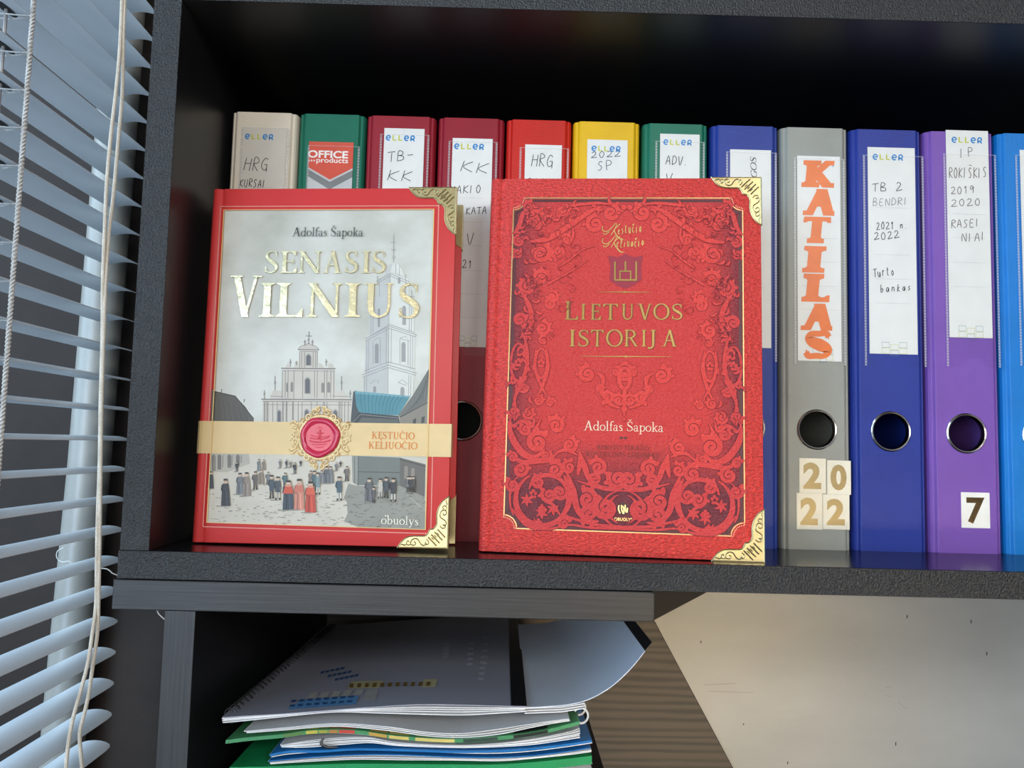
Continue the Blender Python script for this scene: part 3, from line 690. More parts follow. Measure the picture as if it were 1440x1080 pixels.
pocket(t, F, rect(F, 1116, 224, 1188, 513), True)
PST = paint(228, 224, 206, .4); GLD = m_gold(.4, (0.26, 0.215, 0.12), 'numgold')
for k, (ch, x0, y0, x1, y1) in enumerate((('2', 1124, 693, 1161, 645), ('0', 1163, 695, 1196, 648), ('2', 1120, 744, 1156, 694), ('2', 1157, 744, 1194, 696))):
    a, b = F(x0, y0), F(x1, y1); mb = MB(); mb.box(a[0], b[0], -.35-.06*k, -.05, a[1], b[1], PST); s = mb.build('number_sticker', t)
    mb = MB(); w_, hh = b[0]-a[0], b[1]-a[1]; font_mesh(mb, ch, (a[0]+w_*.14, a[1]+hh*.12), w_*.68, hh*.76, .42+.06*k, GLD, .045); mb.build('digit', s)
# 9 blue
t, F = BN[9]; r = rect(F, 1221, 208, 1288, 498); lp = label_part(t, r); logo(F, lp, 1227, 1271, 225)
hand(F, lp, [('TB 2', 1226, 270, 1268, 268, 6.5), ('2021 n.', 1232, 323, 1277, 321, 5.5), ('2022', 1229, 338, 1264, 334, 5.5), ('Turto', 1228, 390, 1258, 387, 6.5), ('bankas', 1238, 411, 1282, 409, 5.5)], seed=44)
hand(F, lp, [('BENDRI', 1227, 290, 1277, 288, 5.5)], INKG, name='pencil_handwriting', seed=52); rules(F, lp, 1232, 1280, [292, 358, 392, 426])
squares(F, lp, 1240, 1275, 481, 497); pocket(t, F, rect(F, 1214, 220, 1300, 515), True)
# 10 purple
t, F = BN[10]; r = rect(F, 1332, 184, 1392, 475); lp = label_part(t, r); logo(F, lp, 1338, 1382, 201)
hand(F, lp, [('IP', 1349, 222, 1368, 220, 7), ('ROKIŠKIS', 1334, 251, 1387, 250, 8), ('2019', 1337, 274, 1370, 271, 5.5), ('2020', 1337, 291, 1378, 289, 5.5), ('RASEI', 1337, 321, 1378, 319, 6), ('NIAI', 1352, 340, 1386, 338, 6)], INKB, wd=.36, seed=60)
rules(F, lp, 1340, 1386, [301, 334, 369, 403]); squares(F, lp, 1348, 1382, 458, 474); pocket(t, F, rect(F, 1328, 218, 1403, 516), True)
a, b = F(1352, 742), F(1391, 693); mb = MB(); mb.box(a[0], b[0], -.35, -.05, a[1], b[1], paint(232, 232, 226, .4)); s = mb.build('number_sticker', t)
mb = MB(); w_, hh = b[0]-a[0], b[1]-a[1]; font_mesh(mb, '7', (a[0]+w_*.18, a[1]+hh*.12), w_*.64, hh*.74, .42, m_gold(.22, (0.24, 0.17, 0.09), 'darknum'), .035); mb.build('digit', s)
# 11 light blue
t, F = BN[11]; lp = label_part(t, rect(F, 1437, 212, 1496, 500)); pocket(t, F, rect(F, 1430, 220, 1500, 515))

# ================================================================== THE TWO BOOKS
def offset(path, d):
    P = [np.array(p, float) for p in path]; out = []
    for i in range(len(P)):
        t = P[min(i+1, len(P)-1)]-P[max(i-1, 0)]; t /= np.linalg.norm(t); out.append((P[i][0]-t[1]*d, P[i][1]+t[0]*d))
    return out
CREAM = m_plain('page_edges', (0.50, 0.44, 0.34), 0.7, 0, .2, 900, .15)
BRASS = m_plain('stamped_brass', (0.50, 0.41, 0.21), .34, 1.0, .5, 300, .06)
def brass_corner(par, w, h, T, top, back):
    sz = -1 if not top else 1; zc = h if top else 0
    Y = (lambda y: T-y) if back else (lambda y: y)
    inner = [(-33.8, 0), (-31.3, -3.7), (-28.2, -6.5), (-23.9, -7.8), (-16.4, -7.9), (-14.2, -9.0), (-12.9, -11.6), (-12.2, -12.4), (-10.4, -12.6), (-8.6, -14.6), (-8.0, -17), (-8.2, -21.4), (-7.2, -26.3), (-4.7, -30.6), (-.9, -33.6), (0, -33.8)]
    Q = lambda a, b: (w+a+.5, zc+sz*(b+.5))
    mb = MB(); p = [Q(a, b) for a, b in inner]+[Q(0, 0)]
    ya, yb_ = sorted((Y(-.6), Y(-.05))); mb.slab(p, ya, yb_, BRASS)
    fl_ = [Q(a, b) for a, b in ((0, 0), (-30, 0), (-24, -5), (-6, -7), (-4.5, -30), (0, -33))]
    ya, yb_ = sorted((Y(2.75), Y(3.2))); mb.slab(fl_, ya, yb_, BRASS)
    ya, yb_ = sorted((Y(-.6), Y(3.2)))
    zs = sorted((zc+sz*0, zc+sz*.6)); mb.box(w-33, w+.6, ya, yb_, zs[0]+.01, zs[1], BRASS)
    zs = sorted((zc, zc-sz*33)); mb.box(w+.02, w+.6, ya, yb_, zs[0], zs[1], BRASS)
    o = mb.build('brass_corner', par, bevel=.15)
    mb = MB(); y0 = Y(-.62)
    def T3(pts, r): mb.tube([(q[0], y0, q[1]) for q in (Q(a, b) for a, b in pts)], r, BRASS, 6)
    T3(cr([(a+.25, b+.25) for a, b in inner], 2), .42)
    T3([(-.45, -.45), (-33, -.45)], .25); T3([(-.45, -.45), (-.45, -33)], .4)
    for k in range(4):
        f = k/3; T3([(-13.4+6.2*f, -7.2-5*f), (-7.6+5.6*f, -1.6-5.4*f)], .55)
    for k in range(3):
        f = (k+.5)/3; T3([(-12.0+5.2*f, -6.3-4.4*f), (-10.4+5.2*f, -4.7-4.5*f)], .42)
    for sw in (0, 1):
        S_ = (lambda L: [(b, a) for a, b in L]) if sw else (lambda L: L)
        T3(cr(S_([(-14.3, -3.2), (-16, -1.6), (-18, -2.6), (-20, -5.4), (-22.4, -5.9), (-24.6, -4.3), (-24.4, -2.2), (-22.4, -1.7), (-21.5, -3.2), (-22.6, -4)]), 4), .45)
        T3(cr(S_([(-14.5, -5.8), (-13, -4.3), (-13.4, -2.4), (-15, -2.4), (-15.1, -4)]), 4), .4)
        T3(cr(S_([(-24.3, -2.6), (-26.4, -1.6), (-27.6, -3.2), (-26.4, -4.4), (-25.6, -3.4)]), 4), .38)
        T3(cr(S_([(-27.4, -2.4), (-28.8, -1.5), (-30.6, -2.2), (-31.6, -1.2)]), 4), [.4, .5, .4, .2])
    mb.build('embossed_scroll', o, smooth=True)
def book(F, w, h, T, mat, label, cat_label):
    t = thing('hardcover_book', label, 'book', None, F)
    half = [(w, 0), (14, 0), (11, .05), (9.6, .5), (8.3, 1.2), (7, .55), (5.4, -.15), (3.6, -.1), (2, .8), (.7, 2.6), (0, 5.5)]
    path = half+[(-1, T*.35), (-1.2, T*.5), (-1, T*.65)]+[(x, T-y) for x, y in half[::-1]]
    mb = MB(); mb.strip(path, offset(path, -2.7), 0, h, mat); mb.build('cover', t, smooth=True, bevel=.3)
    mb = MB(); mb.prism([(5, 5), (8, 2.75), (w-4.5, 2.75), (w-5.5, T*.5), (w-4.5, T-2.75), (8, T-2.75), (5, T-5)], 4, h-4, CREAM); mb.build('page_block', t)
    for top in (True, False):
        for back in (False, True): brass_corner(t, w, h, T, top, back)
    return t
def dots(mb, pts, step, r, h, mat):
    P = [np.array(p) for p in pts]; acc = 0
    for a, b in zip(P[:-1], P[1:]):
        L = np.linalg.norm(b-a); d = acc
        while d < L:
            q = a+(b-a)*d/L; mb.add([(q[0]-r, -h, q[1]-r), (q[0]+r, -h, q[1]-r), (q[0]+r, -h, q[1]+r), (q[0]-r, -h, q[1]+r)], [(0, 1, 2, 3)], mat); d += step
        acc = d-L

# ------------------------------------------------------------------ left book: engraved town square
LW, LH, LT = 172.6, 243.6, 39.0
F = Frame((-231.7, 38.0, 1.0), -3.52, 1.98, .62)
REDC = m_plain('red_cover_paper', rgb(204, 58, 58), 0.42, 0, .4, 15, .04, .12, 900)
lb = book(F, LW, LH, LT, REDC, 'hardcover red book with a grey town engraving and cream paper band on its front', 'book')
mb = MB(); h0 = .10
def G(*p): return [F(a, b) for a, b in p]
def shade(c, k): return tuple(max(0, min(255, int(v*k))) for v in c)
def ink(r, g, b): return paint(int(r*.95), int(g*.94), int(b*.89), .42, .25, .05)
def m_sky():
    mt, nt, b = new_mat('printed_sky'); setb(b, None, .36, 0, .4)
    n = noise(nt, coords(nt, (1, 1, 1.3)), 16, 5, .55)
    nt.links.new(ramp(nt, n, rgb(176, 175, 162), rgb(210, 210, 200), .3, .62), b.inputs['Base Color']); return mt
SKY = m_sky()
GOLDL = paint(226, 190, 120, .35)
def PP(c, *p):
    mb.poly(G(*p), h0, ink(*c) if isinstance(c, tuple) else c)
def LL(c, wd, *p): mb.ribbon(G(*p), wd, h0, ink(*c))
mb.up = lambda h, mb=mb: (setattr(mb, 'lay', mb.lay+1), h+.0022*mb.lay)[1]
TLc, TRc, BRc, BLc = (316, 296), (610.5, 295), (598.5, 744.5), (292, 734.5)
PP(SKY, TLc, TRc, BRc, BLc)
# distant roofs
PP((98, 96, 94), (298, 547), (303, 551), (331, 557), (345, 572), (357, 590), (357, 598), (296, 598))
LL((60, 60, 60), .5, (300, 550), (331, 557), (357, 589)); LL((70, 70, 70), .5, (311, 553), (312, 547)); LL((70, 70, 70), .5, (343, 566), (344, 561))
for k in range(7): LL((76, 75, 74), .25, (300+k*7, 556+k*3), (302+k*8, 596))
# church front: three tiers
ST = (209, 205, 203); SL = (128, 124, 126); SD = (158, 154, 155)
PP(ST, (370, 562), (494, 563), (494, 596), (369, 596)); PP(ST, (379, 562), (384, 549), (395, 549), (399, 562)); PP(ST, (466, 562), (474, 550), (484, 549), (491, 562))
PP(ST, (397, 519), (471, 519), (471, 563), (396, 563)); PP(ST, (421, 492), (447, 492), (447, 519), (420, 519))
PP(ST, (419, 491), (424, 487), (430, 485), (434, 482.5), (438, 485), (444, 487), (449, 491), (447, 494), (421, 494))
PP(ST, (400, 518), (404, 511), (407, 510), (408, 518)); PP(ST, (412, 518), (415, 512), (420, 510), (420, 518)); PP(ST, (448, 518), (448, 510), (453, 512), (456, 518)); PP(ST, (461, 518), (463, 510), (468, 512), (471, 518))
for y, a, b, wd in ((561.5, 367.5, 495, .7), (564.5, 369, 494, .35), (518, 395.5, 472, .7), (521.5, 397, 471, .3), (491.5, 419, 449, .5), (494, 421, 447, .3), (557, 380, 398, .3), (557, 467, 491, .3), (569, 370, 494, .3)): LL(SL, wd, (a, y), (b, y+.6))
for x in (397.3, 401.4, 405.3, 413.6, 426, 442.6, 446.3, 456.6, 460, 465.5, 469.8): LL(SL, .34, (x, 521), (x-.4, 560))
for x in (371.7, 375.6, 384, 390, 397.6, 402.6, 411.7, 419.6, 425, 438, 446, 455, 460, 477, 481, 485, 490): LL(SL, .36, (x, 565), (x-.3, 595))
for x in (372.6, 376.6, 398.4, 403.4, 412.4, 456, 478): LL(SD, .5, (x+.5, 565), (x+.2, 595))
for x in (421.8, 424.5, 428.5, 440.5, 444, 446.4): LL(SL, .3, (x, 495), (x-.2, 517))
def arch(c, x, y0, y1, w_): PP(c, (x-w_, y1), (x-w_, y0+w_), (x-w_*.6, y0+w_*.3), (x, y0), (x+w_*.6, y0+w_*.3), (x+w_, y0+w_), (x+w_, y1))
WN = (112, 112, 122)
for a in ((432.6, 532, 553, 3.2), (434, 499, 513.5, 3), (392.6, 577.5, 596, 2.2), (431.5, 576.5, 590, 2.6), (471.7, 577, 592, 2.5)): arch((176, 172, 172), a[0], a[1]-2, a[2]+1, a[3]+1.3); arch(WN, *a)
for a in ((410.6, 537, 551, 1.7), (403.6, 538, 551, 1.0), (454, 538, 552, 2.1), (462.4, 537, 552, 2)): arch((150, 146, 148), *a)
for x, y0, y1 in ((387, 529, 549), (480.5, 529, 549), (372, 549, 561), (492.7, 549, 560), (408.6, 505, 516), (459, 505, 515), (429, 478, 486), (439.5, 478, 486), (417, 508, 514)):
    LL(SL, .5, (x, y0), (x, y1)); mb.disc(*F(x, (y0+y1)/2-1), .75, h0, ink(*SD), 8, 1.2)
LL((112, 110, 112), .4, (434.8, 466), (434.4, 484)); LL((112, 110, 112), .4, (430.5, 472.5), (439, 472.7)); LL(SL, .3, (419, 491), (424, 486.5), (430, 485), (434, 482.5), (438, 485), (444, 487), (449, 491)); mb.disc(*F(434, 478), .8, h0, ink(*SD))
# bell tower
TL_, TR_, TK = (196, 200, 207), (223, 225, 227), (156, 157, 165)
PP(TL_, (519.6, 420), (547, 412), (547, 458), (519, 473)); PP(TR_, (547, 412), (582, 420), (582.5, 470), (547, 458))
PP(TL_, (531, 394), (549, 384), (549, 416), (529, 424)); PP(TR_, (549, 384), (574, 392), (575, 422), (549, 414))
PP(TR_, (541, 388), (543, 379), (548, 372), (553.7, 369.5), (560, 372), (566, 379), (569, 389), (562, 386), (549, 383))
PP((204, 206, 212), (541, 388), (543, 379), (548, 372), (553.7, 369.5), (551, 375), (549, 384))
PP(TL_, (514, 476), (547, 459), (547, 515), (513, 527)); PP(TR_, (547, 459), (584, 471), (583, 524), (547, 515))
PP(TL_, (511, 528), (546, 515), (546, 556), (511, 552)); PP(TR_, (546, 515), (582, 525), (581, 560), (546, 556))
for p in (((513, 477), (547.5, 459), (586.5, 471.5)), ((514, 480), (547.5, 462), (585, 474)), ((508.8, 527.5), (546, 513.5), (586.6, 525)), ((510, 531), (546, 517), (585, 528)), ((512, 522), (546, 509), (584, 519)), ((529, 396), (549, 385), (575, 396)), ((530, 399), (549, 388), (574, 399)), ((519, 474), (548, 456.5), (583, 468))): LL(TK, .42, *p)
for x, y0, y1 in ((547, 460, 512), (546, 517, 556), (547.5, 414, 457), (549, 386, 414), (516, 479, 526), (518.5, 478, 525), (580.5, 473, 521), (577.5, 472, 520), (513, 531, 551), (516, 530, 551), (578, 528, 558), (575, 527, 557), (543.5, 462, 512), (550.5, 462, 512), (522, 424, 470), (525, 423, 468), (579, 424, 466), (576, 423, 465), (534, 392, 418), (571, 396, 420), (562, 374, 388), (557, 371, 385)): LL(TK, .3, (x, y0), (x-.4, y1))
for a in ((530, 483, 511, 2.6), (567.6, 481, 509, 2.9), (527, 543, 552, 2.2), (566, 544, 557, 2.8), (568.5, 430, 457, 2.6), (533, 434, 460, 1.6), (561.5, 390, 399, 1.8)): arch(TK if a[0] < 560 else (166, 167, 172), *a)
for p in (((525, 480), (530, 476), (535, 475), (535, 479)), ((562, 476), (570, 473), (576, 480), (562, 476)), ((521, 540), (527, 535), (533, 536), (532, 540)), ((560, 538), (566, 534), (573, 540), (571, 542), (560, 538)), ((562.5, 478), (562.5, 512)), ((574, 479), (574, 514)), ((525, 481), (525, 512)), ((535, 479), (535, 512))): LL(TK, .32, *p)
for p in (((553.7, 331), (553.5, 369)), ((549.5, 341), (558, 341.5)), ((579, 408), (579, 424)), ((575, 417), (583, 417)), ((550, 351), (557, 351.5)), ((570.5, 386), (570.5, 396)), ((531, 388), (531, 400))): LL((168, 169, 176), .42, *p)
mb.disc(*F(553.7, 352), .8, h0, ink(176, 177, 183)); mb.disc(*F(553.7, 362), 1, h0, ink(186, 187, 193))
# teal roof, dark roof to the right
PP((86, 92, 98), (497, 551), (501, 549), (505, 560), (508, 582), (494, 596), (493.6, 590))
PP((92, 146, 166), (499, 550), (529, 552.5), (577, 557), (574, 562), (560.6, 584), (530, 583), (505, 579.5), (501, 570), (500, 560))
PP((122, 172, 190), (499, 550), (529, 552.5), (577, 557), (576, 559.5), (530, 556), (501, 554))
for k in range(11): LL((62, 112, 134), .3, (507+k*6, 553+k*.4), (508+k*5.1, 568), (510+k*4.6, 581+k*.2))
PP((78, 84, 90), (505, 580), (560.6, 585), (562.5, 597), (494, 596)); LL((150, 152, 154), .35, (496, 594), (507, 583), (561, 588)); PP((104, 108, 112), (509, 587), (560, 590), (561, 596), (503, 596))
PP((122, 124, 126), (603, 519), (600.5, 566), (562.5, 586), (560.5, 584), (580.5, 556)); PP((142, 138, 134), (600.5, 567), (600, 597), (562.5, 597), (562.5, 588))
for k in range(7): LL((94, 97, 100), .3, (602.5-k*1.4, 522+k*6), (598-k*4.6, 566+k*2.4))
LL((84, 84, 86), .6, (601, 566.5), (562, 587)); PP((84, 88, 92), (581, 590), (585.5, 588), (585, 597), (580.5, 597)); PP((84, 88, 92), (593, 587), (597.5, 585), (597, 594), (592.5, 596))
# square below the band
GRD = (210, 206, 201)
PP(GRD, (297, 636), (601, 645), BRc, BLc)
PP((186, 182, 178), (297, 636), (350, 637), (352, 652), (341, 656), (320, 664), (296, 664))
for x in (298, 306, 320, 332): arch((126, 122, 122), x+3, 639, 662-(x-298)*.2, 2.6)
for x in (302, 314, 327, 340): LL((150, 146, 143), .8, (x, 640), (x-.5, 661-(x-300)*.25))
PP((122, 128, 130), (495, 641), (563, 643.5), (562.5, 683), (502, 682)); PP((150, 153, 152), (495, 641), (504, 642), (504, 683), (496, 678)); LL((88, 92, 95), .5, (504, 663.5), (562.5, 664.5)); LL((88, 92, 95), .4, (499, 642), (499, 680)); LL((88, 92, 95), .5, (504, 642), (504, 683))
PP((112, 111, 112), (562.5, 643.5), (598.6, 653), (597.5, 699), (562.5, 683)); PP((146, 140, 138), (569, 655), (574, 656), (573.5, 674), (568.5, 673)); PP((146, 140, 138), (578.5, 658), (583.5, 659), (583, 672), (578, 671)); LL((80, 80, 82), .5, (562.5, 646), (599, 656))
PP((152, 154, 152), (502, 683), (562.5, 683), (597.5, 699), BRc, (505, 741.5), (484, 733), (489, 722), (488, 706), (484, 700), (490, 680))
LL((186, 186, 182), .35, (566, 690), (598, 718))
rr = random.Random(4)
for k in range(330):
    y = 690+52*rr.random()**.8; x = 295+rr.random()*303
    if y > 734+(x-292)*.031: continue
    c = (150, 146, 142) if x < 486 else (116, 118, 116)
    l_ = rr.uniform(2, 6); LL(c, rr.uniform(.18, .42), (x, y), (x+l_*.5, y-.7), (min(x+l_, 597), y))
# people on the square
def person_print(x, y0, y1, w_, coat, legs=(70, 66, 66), kind='coat', hat=True):
    H_ = y1-y0; hd = H_*.085
    if kind == 'coat':
        for s in (-1, 1): LL(legs, w_*.09, (x+s*w_*.14, y0+H_*.58), (x+s*w_*.2, y1)); LL((50, 48, 50), w_*.09, (x+s*w_*.2, y1-H_*.09), (x+s*w_*.26, y1))
        PP(coat, (x-w_*.3, y0+H_*.2), (x+w_*.3, y0+H_*.2), (x+w_*.36, y0+H_*.42), (x+w_*.3, y0+H_*.68), (x-w_*.3, y0+H_*.68), (x-w_*.36, y0+H_*.42))
    else:
        PP(coat, (x-w_*.3, y0+H_*.2), (x+w_*.3, y0+H_*.2), (x+w_*.42, y0+H_*.5), (x+w_*.5, y1), (x-w_*.5, y1), (x-w_*.42, y0+H_*.5))
        LL(shade(coat, .75), w_*.05, (x-w_*.12, y0+H_*.5), (x-w_*.18, y1)); LL(shade(coat, 1.2), w_*.05, (x+w_*.1, y0+H_*.5), (x+w_*.16, y1))
    LL(shade(coat, .8), w_*.1, (x-w_*.32, y0+H_*.24), (x-w_*.42, y0+H_*.42), (x-w_*.2, y0+H_*.5))
    mb.disc(*F(x, y0+H_*.13), hd*.47, h0, ink(206, 184, 168), 8)
    if hat: PP((66, 62, 62), (x-hd*.8, y0+H_*.03), (x+hd*.8, y0+H_*.03), (x+hd*.9, y0+H_*.1), (x-hd*.9, y0+H_*.1))
    LL((150, 146, 144), .5, (x-w_*.9, y1+.3), (x, y1+.3))
BK, GY, BR_, TE, PK = (72, 74, 82), (126, 128, 134), (140, 128, 122), (92, 112, 122), (196, 150, 142)
for a in ((298.5, 662, 687, 6, BK, BK, 'robe'), (334, 649, 663, 5, BK), (318.3, 672, 711.5, 13, BK, BK, 'robe'), (338.5, 664, 695, 11, (118, 122, 132), BK, 'robe'), (347.8, 663, 697.5, 11.5, (146, 136, 132), BK, 'robe'),
          (360, 662, 688.5, 10, (108, 102, 100)), (368.5, 660, 680.5, 8, BR_, BR_, 'robe'), (378, 663, 681, 8, GY), (383, 667, 701, 10, (82, 92, 104)), (391.7, 669, 703, 12, (84, 90, 98), (190, 186, 182)), (402, 664, 686, 9, TE),
          (365, 645, 662, 5, GY, GY, 'robe'), (372, 646, 661, 5, BR_, BR_, 'robe'), (415.5, 650, 666, 6, BK), (437.8, 661, 682, 7, BR_, BR_, 'robe'), (443, 661, 690, 9, TE), (448, 663.5, 695.5, 9, (130, 152, 162), (214, 214, 214)),
          (453.3, 661, 679.5, 8, GY, GY, 'robe'), (460.6, 655, 679.5, 9, (110, 112, 122), BK, 'robe'), (465.6, 655, 679.5, 9, (122, 124, 132), BK, 'robe'), (488.7, 655, 676.5, 9, (118, 114, 114)), (478, 669, 704, 11, (86, 104, 118), (206, 210, 214)),
          (520, 671, 705, 13, (104, 106, 114), BK, 'robe'), (526.3, 684, 707, 7, (98, 98, 106)), (535.6, 672, 701, 10, (196, 192, 188), (190, 188, 186)), (543.7, 670, 700.5, 10, (84, 90, 100)), (553.7, 671, 705.5, 12, (74, 76, 84), (196, 196, 196)),
          (574.5, 669, 692, 7, GY), (578, 669, 694, 8, BK), (582, 669, 692, 8, (84, 82, 84)), (395, 646, 658, 4, GY), (404, 646, 658, 4, BK), (410, 648, 657, 4, GY), (424, 647, 655, 4, BK), (474, 650, 662, 5, GY), (480, 648, 656, 4, BK)):
    person_print(*a)
for a, cape in (((406.7, 674, 717, 16, (74, 82, 96), BK, 'robe'), (206, 92, 72)), ((422, 672, 716.5, 15, (206, 140, 128), BK, 'robe'), (200, 122, 110)), ((437.8, 675.5, 720.5, 15, (196, 84, 72), BK, 'robe'), (214, 104, 84))):
    person_print(*a); x, y0, y1, w_ = a[:4]; PP(cape, (x-w_*.26, y0+8), (x+w_*.26, y0+8), (x+w_*.46, y0+20), (x-w_*.46, y0+20)); LL((222, 216, 206), .35, (x-w_*.3, y0+8.5), (x, y0+10), (x+w_*.3, y0+8.5))
pic = mb.build('cover_engraving', lb)
# printed frame, dotted line
mb = MB(); mb.ribbon(G((316, 296), (610.5, 295), (598.5, 744.5), (292, 734.5)), .75, 1.35, GOLDL, True); mb.build('gold_frame_line', lb)
mb = MB(); dots(mb, G((310.5, 290.5), (617, 289.5)), 1.22, .3, .25, paint(238, 200, 180, .4)); dots(mb, G((617, 289.5), (605.8, 750.5), (285.5, 740.5), (310.5, 290.5)), 1.22, .3, .25, paint(238, 200, 180, .4)); mb.build('dotted_line', lb)
def m_foil():
    mt, nt, b = new_mat('crinkled_gold_foil'); setb(b, (0.74, 0.62, 0.36), .2, 1.0)
    bump(nt, b, noise(nt, coords(nt), 110, 3, .55), .32, .0012); return mt
FOIL = m_foil()
mb = MB()
for ch, x0, x1, yb, yt in (('S', 372.5, 393, 384.5, 353.5), ('E', 394, 419, 384.5, 354), ('N', 419, 454, 384.5, 354), ('A', 454, 481, 384.5, 353.5), ('S', 485, 505, 384.5, 353.5), ('I', 509, 522, 384.5, 354), ('S', 523, 544, 384.5, 353.5)):
    boxed(mb, ch, F(x0, yb), F(x1, yt), 1.4, FOIL, W=.15, T=.045)
for ch, x0, x1, yb, yt in (('V', 322, 369.5, 446, 388.5), ('I', 365, 388, 446, 398.5), ('L', 388, 428, 446, 398.5), ('N', 431, 483, 446, 399), ('I', 485, 508, 446, 399), ('U', 511, 558, 447, 399), ('S', 560, 591, 448, 399)):
    boxed(mb, ch, F(x0, yb), F(x1, yt), 1.4, FOIL, W=.17, T=.05)
mb.build('title_lettering', lb, label='gold foil title lettering')
mb = MB(); line_of(mb, 'Adolfas Šapoka', F(411.5, 333), F(511, 333), 6.3, 1.4, ink(66, 72, 72), .05, W=.12, T=.045); mb.build('author_lettering', lb)
mb = MB(); line_of(mb, 'obuolys', F(536.5, 736.5), F(589, 738.5), 5.6, 1.4, ink(244, 244, 240), .05, W=.16, T=.05); a = F(543, 725); mb.disc(a[0], a[1], .5, 1.42, ink(244, 244, 240)); a = F(546, 725); mb.disc(a[0], a[1], .5, 1.42, ink(244, 244, 240)); mb.build('publisher_lettering', lb)
# paper band with the wax seal
BAND = paint(222, 194, 142, .42, .3, .04); z1b = F(450, 594)[1]; z0b = F(450, 640)[1]
half = [(LW+.9, 7), (LW+.9, -.9), (LW-2, -.7), (30, -.7), (14, -.75), (9, -.75), (4.5, -.75), (2.2, -.1), (.2, 1.9), (-.6, 5)]
mb = MB()
for a, b in zip(half[:-1], half[1:]):
    n0 = len(mb.v); dz = lambda x: 0
    mb.add([(a[0], a[1], z0b), (b[0], b[1], z0b), (b[0], b[1], z1b), (a[0], a[1], z1b)], [(1, 0, 3, 2)], BAND)
band = mb.build('paper_band', lb, label='cream paper band around the cover'); hb = .95
mb = MB(); OT = ink(226, 138, 70)
line_of(mb, 'KĘSTUČIO', F(523, 617), F(583, 618.2), F(550, 607)[1]-F(550, 617)[1], hb, OT, .10, W=.16, T=.06)
line_of(mb, 'KELIUOČIO', F(518.5, 631), F(587, 632.2), F(550, 621)[1]-F(550, 631)[1], hb, OT, .10, W=.16, T=.06); mb.build('band_lettering', band)
cx, cz = F(450.5, 615); mb = MB(); ORN = ink(202, 168, 112); ORL = ink(240, 218, 172); ORD = ink(166, 130, 82)
R0 = 13.2
for q, wd, mt in ((R0+1.4, 2.2, ORD), (R0+1.1, 1.5, ORL), (R0+.2, .5, ORD)): mb.ribbon(ell(cx, cz, q, q, 0, 355, 40), wd, hb+.05, mt, True)
def spiral(c, r, a0, turns, sgn, n=26, pw=1.0):
    return [(c[0]+r*(1-.86*(i/n)**pw)*math.cos(a0+sgn*2*PI*turns*i/n), c[1]+r*(1-.86*(i/n)**pw)*math.sin(a0+sgn*2*PI*turns*i/n)) for i in range(n+1)]
for sx in (-1, 1):
    for sz in (-1, 1):
        L = [((R0+1)*.75, (R0+1)*.72, 2.7, 3.4, 1), (R0+4.0, 7.2, 2.2, 2.6, -1), (R0+5.2, 9.0, 1.8, 1, 1), (4.2, R0+3.4, 2.4, .4, 1), (2.0, R0+6.0, 1.9, 2, -1), (8.2, R0+.5, 2.2, 5, 1), (R0+3.6, 3.0, 2.4, 2, 1), (R0+5.6, 1.6, 1.6, .5, -1)]
        for x, z, r, a0, sg in L:
            if sz > 0 and x == 2.0: z -= .5
            p = [(cx+sx*a, cz+sz*b) for a, b in spiral((x, z), r, a0, 1.35, sg)]
            mb.ribbon([(a+.25, b-.25) for a, b in p], [1.1, .7], hb+.05, ORD); mb.ribbon(p, [1.0, .5], hb+.12, ORL)
        for L in ([(R0+.5, 5), (R0+3, 8), (R0+6, 9.5), (R0+7.6, 8)], [(R0, -1), (R0+3, 1.5), (R0+2.6, 4.5), (R0+6, 6)], [(5, R0), (6.5, R0+2.4), (3.6, R0+5)], [(1, R0+1.5), (2.6, R0+4), (.7, R0+7.5)], [(9, 10.6), (12.6, 12.4), (14.4, 10)]):
            p = cr([(cx+sx*a, cz+sz*b) for a, b in L], 5); mb.ribbon(p, [.5, 1.1, .4], hb+.1, ORN)
mb.build('seal_ornament', band)
mb = MB(); WAX = m_plain('sealing_wax', rgb(196, 44, 76), .25, 0, .5, 30, .05); n = 48; rows = []
for rad, y in ((0, .75), (4, .78), (7.5, .8), (9.3, .8), (9.9, 1.3), (10.9, 2.3), (12.2, 2.3), (13.1, 1.5), (13.4, .4), (13.4, 0)):
    rows.append([(cx+(rad*(1+(.035*math.sin(3*a+1)+.02*math.sin(7*a) if rad > 9.5 else 0)))*math.cos(a), -hb-y*.8, cz+(rad*(1+(.035*math.sin(3*a+1)+.02*math.sin(7*a) if rad > 9.5 else 0)))*math.sin(a)) for a in [2*PI*i/n for i in range(n+1)]])
mb.grid(rows, WAX); seal = mb.build('wax_seal', band, smooth=True)
mb = MB(); W2 = m_plain('wax_face', rgb(214, 78, 92), .35, 0, .5, 60, .08); ys = -hb-.8
mb.add([(cx+9.2*math.cos(a), ys+.02, cz+9.2*math.sin(a)) for a in [2*PI*i/40 for i in range(40)]], [tuple(range(40))], W2)
for p, r in (([(-7, -2.4), (-3, -3.2), (3, -3.2), (7.4, -1.8)], .5), ([(-6.6, -.6), (-2, -1.2), (2.4, -1.2), (6.6, .2)], .4), ([(-6, 1.2), (-2, .2), (0, .4), (3, .2), (7, 1)], .35), ([(-5, -4.6), (0, -5), (5, -4.4)], .35), ([(-2.2, 3.2), (0, 2.2), (2.4, 3)], .45), ([(0, 4.6), (.1, 1.4), (-.6, -1.2)], .8), ([(.4, 1.2), (1, -.6), (.6, -2.4)], .5), ([(-1.5, 5.8), (0, 6.6), (1.5, 5.6)], .3), ([(-3, -6.4), (0, -6.8), (3, -6.2)], .3)):
    mb.tube([(cx+a, ys, cz+b) for a, b in cr(p, 4)], r, W2, 6)
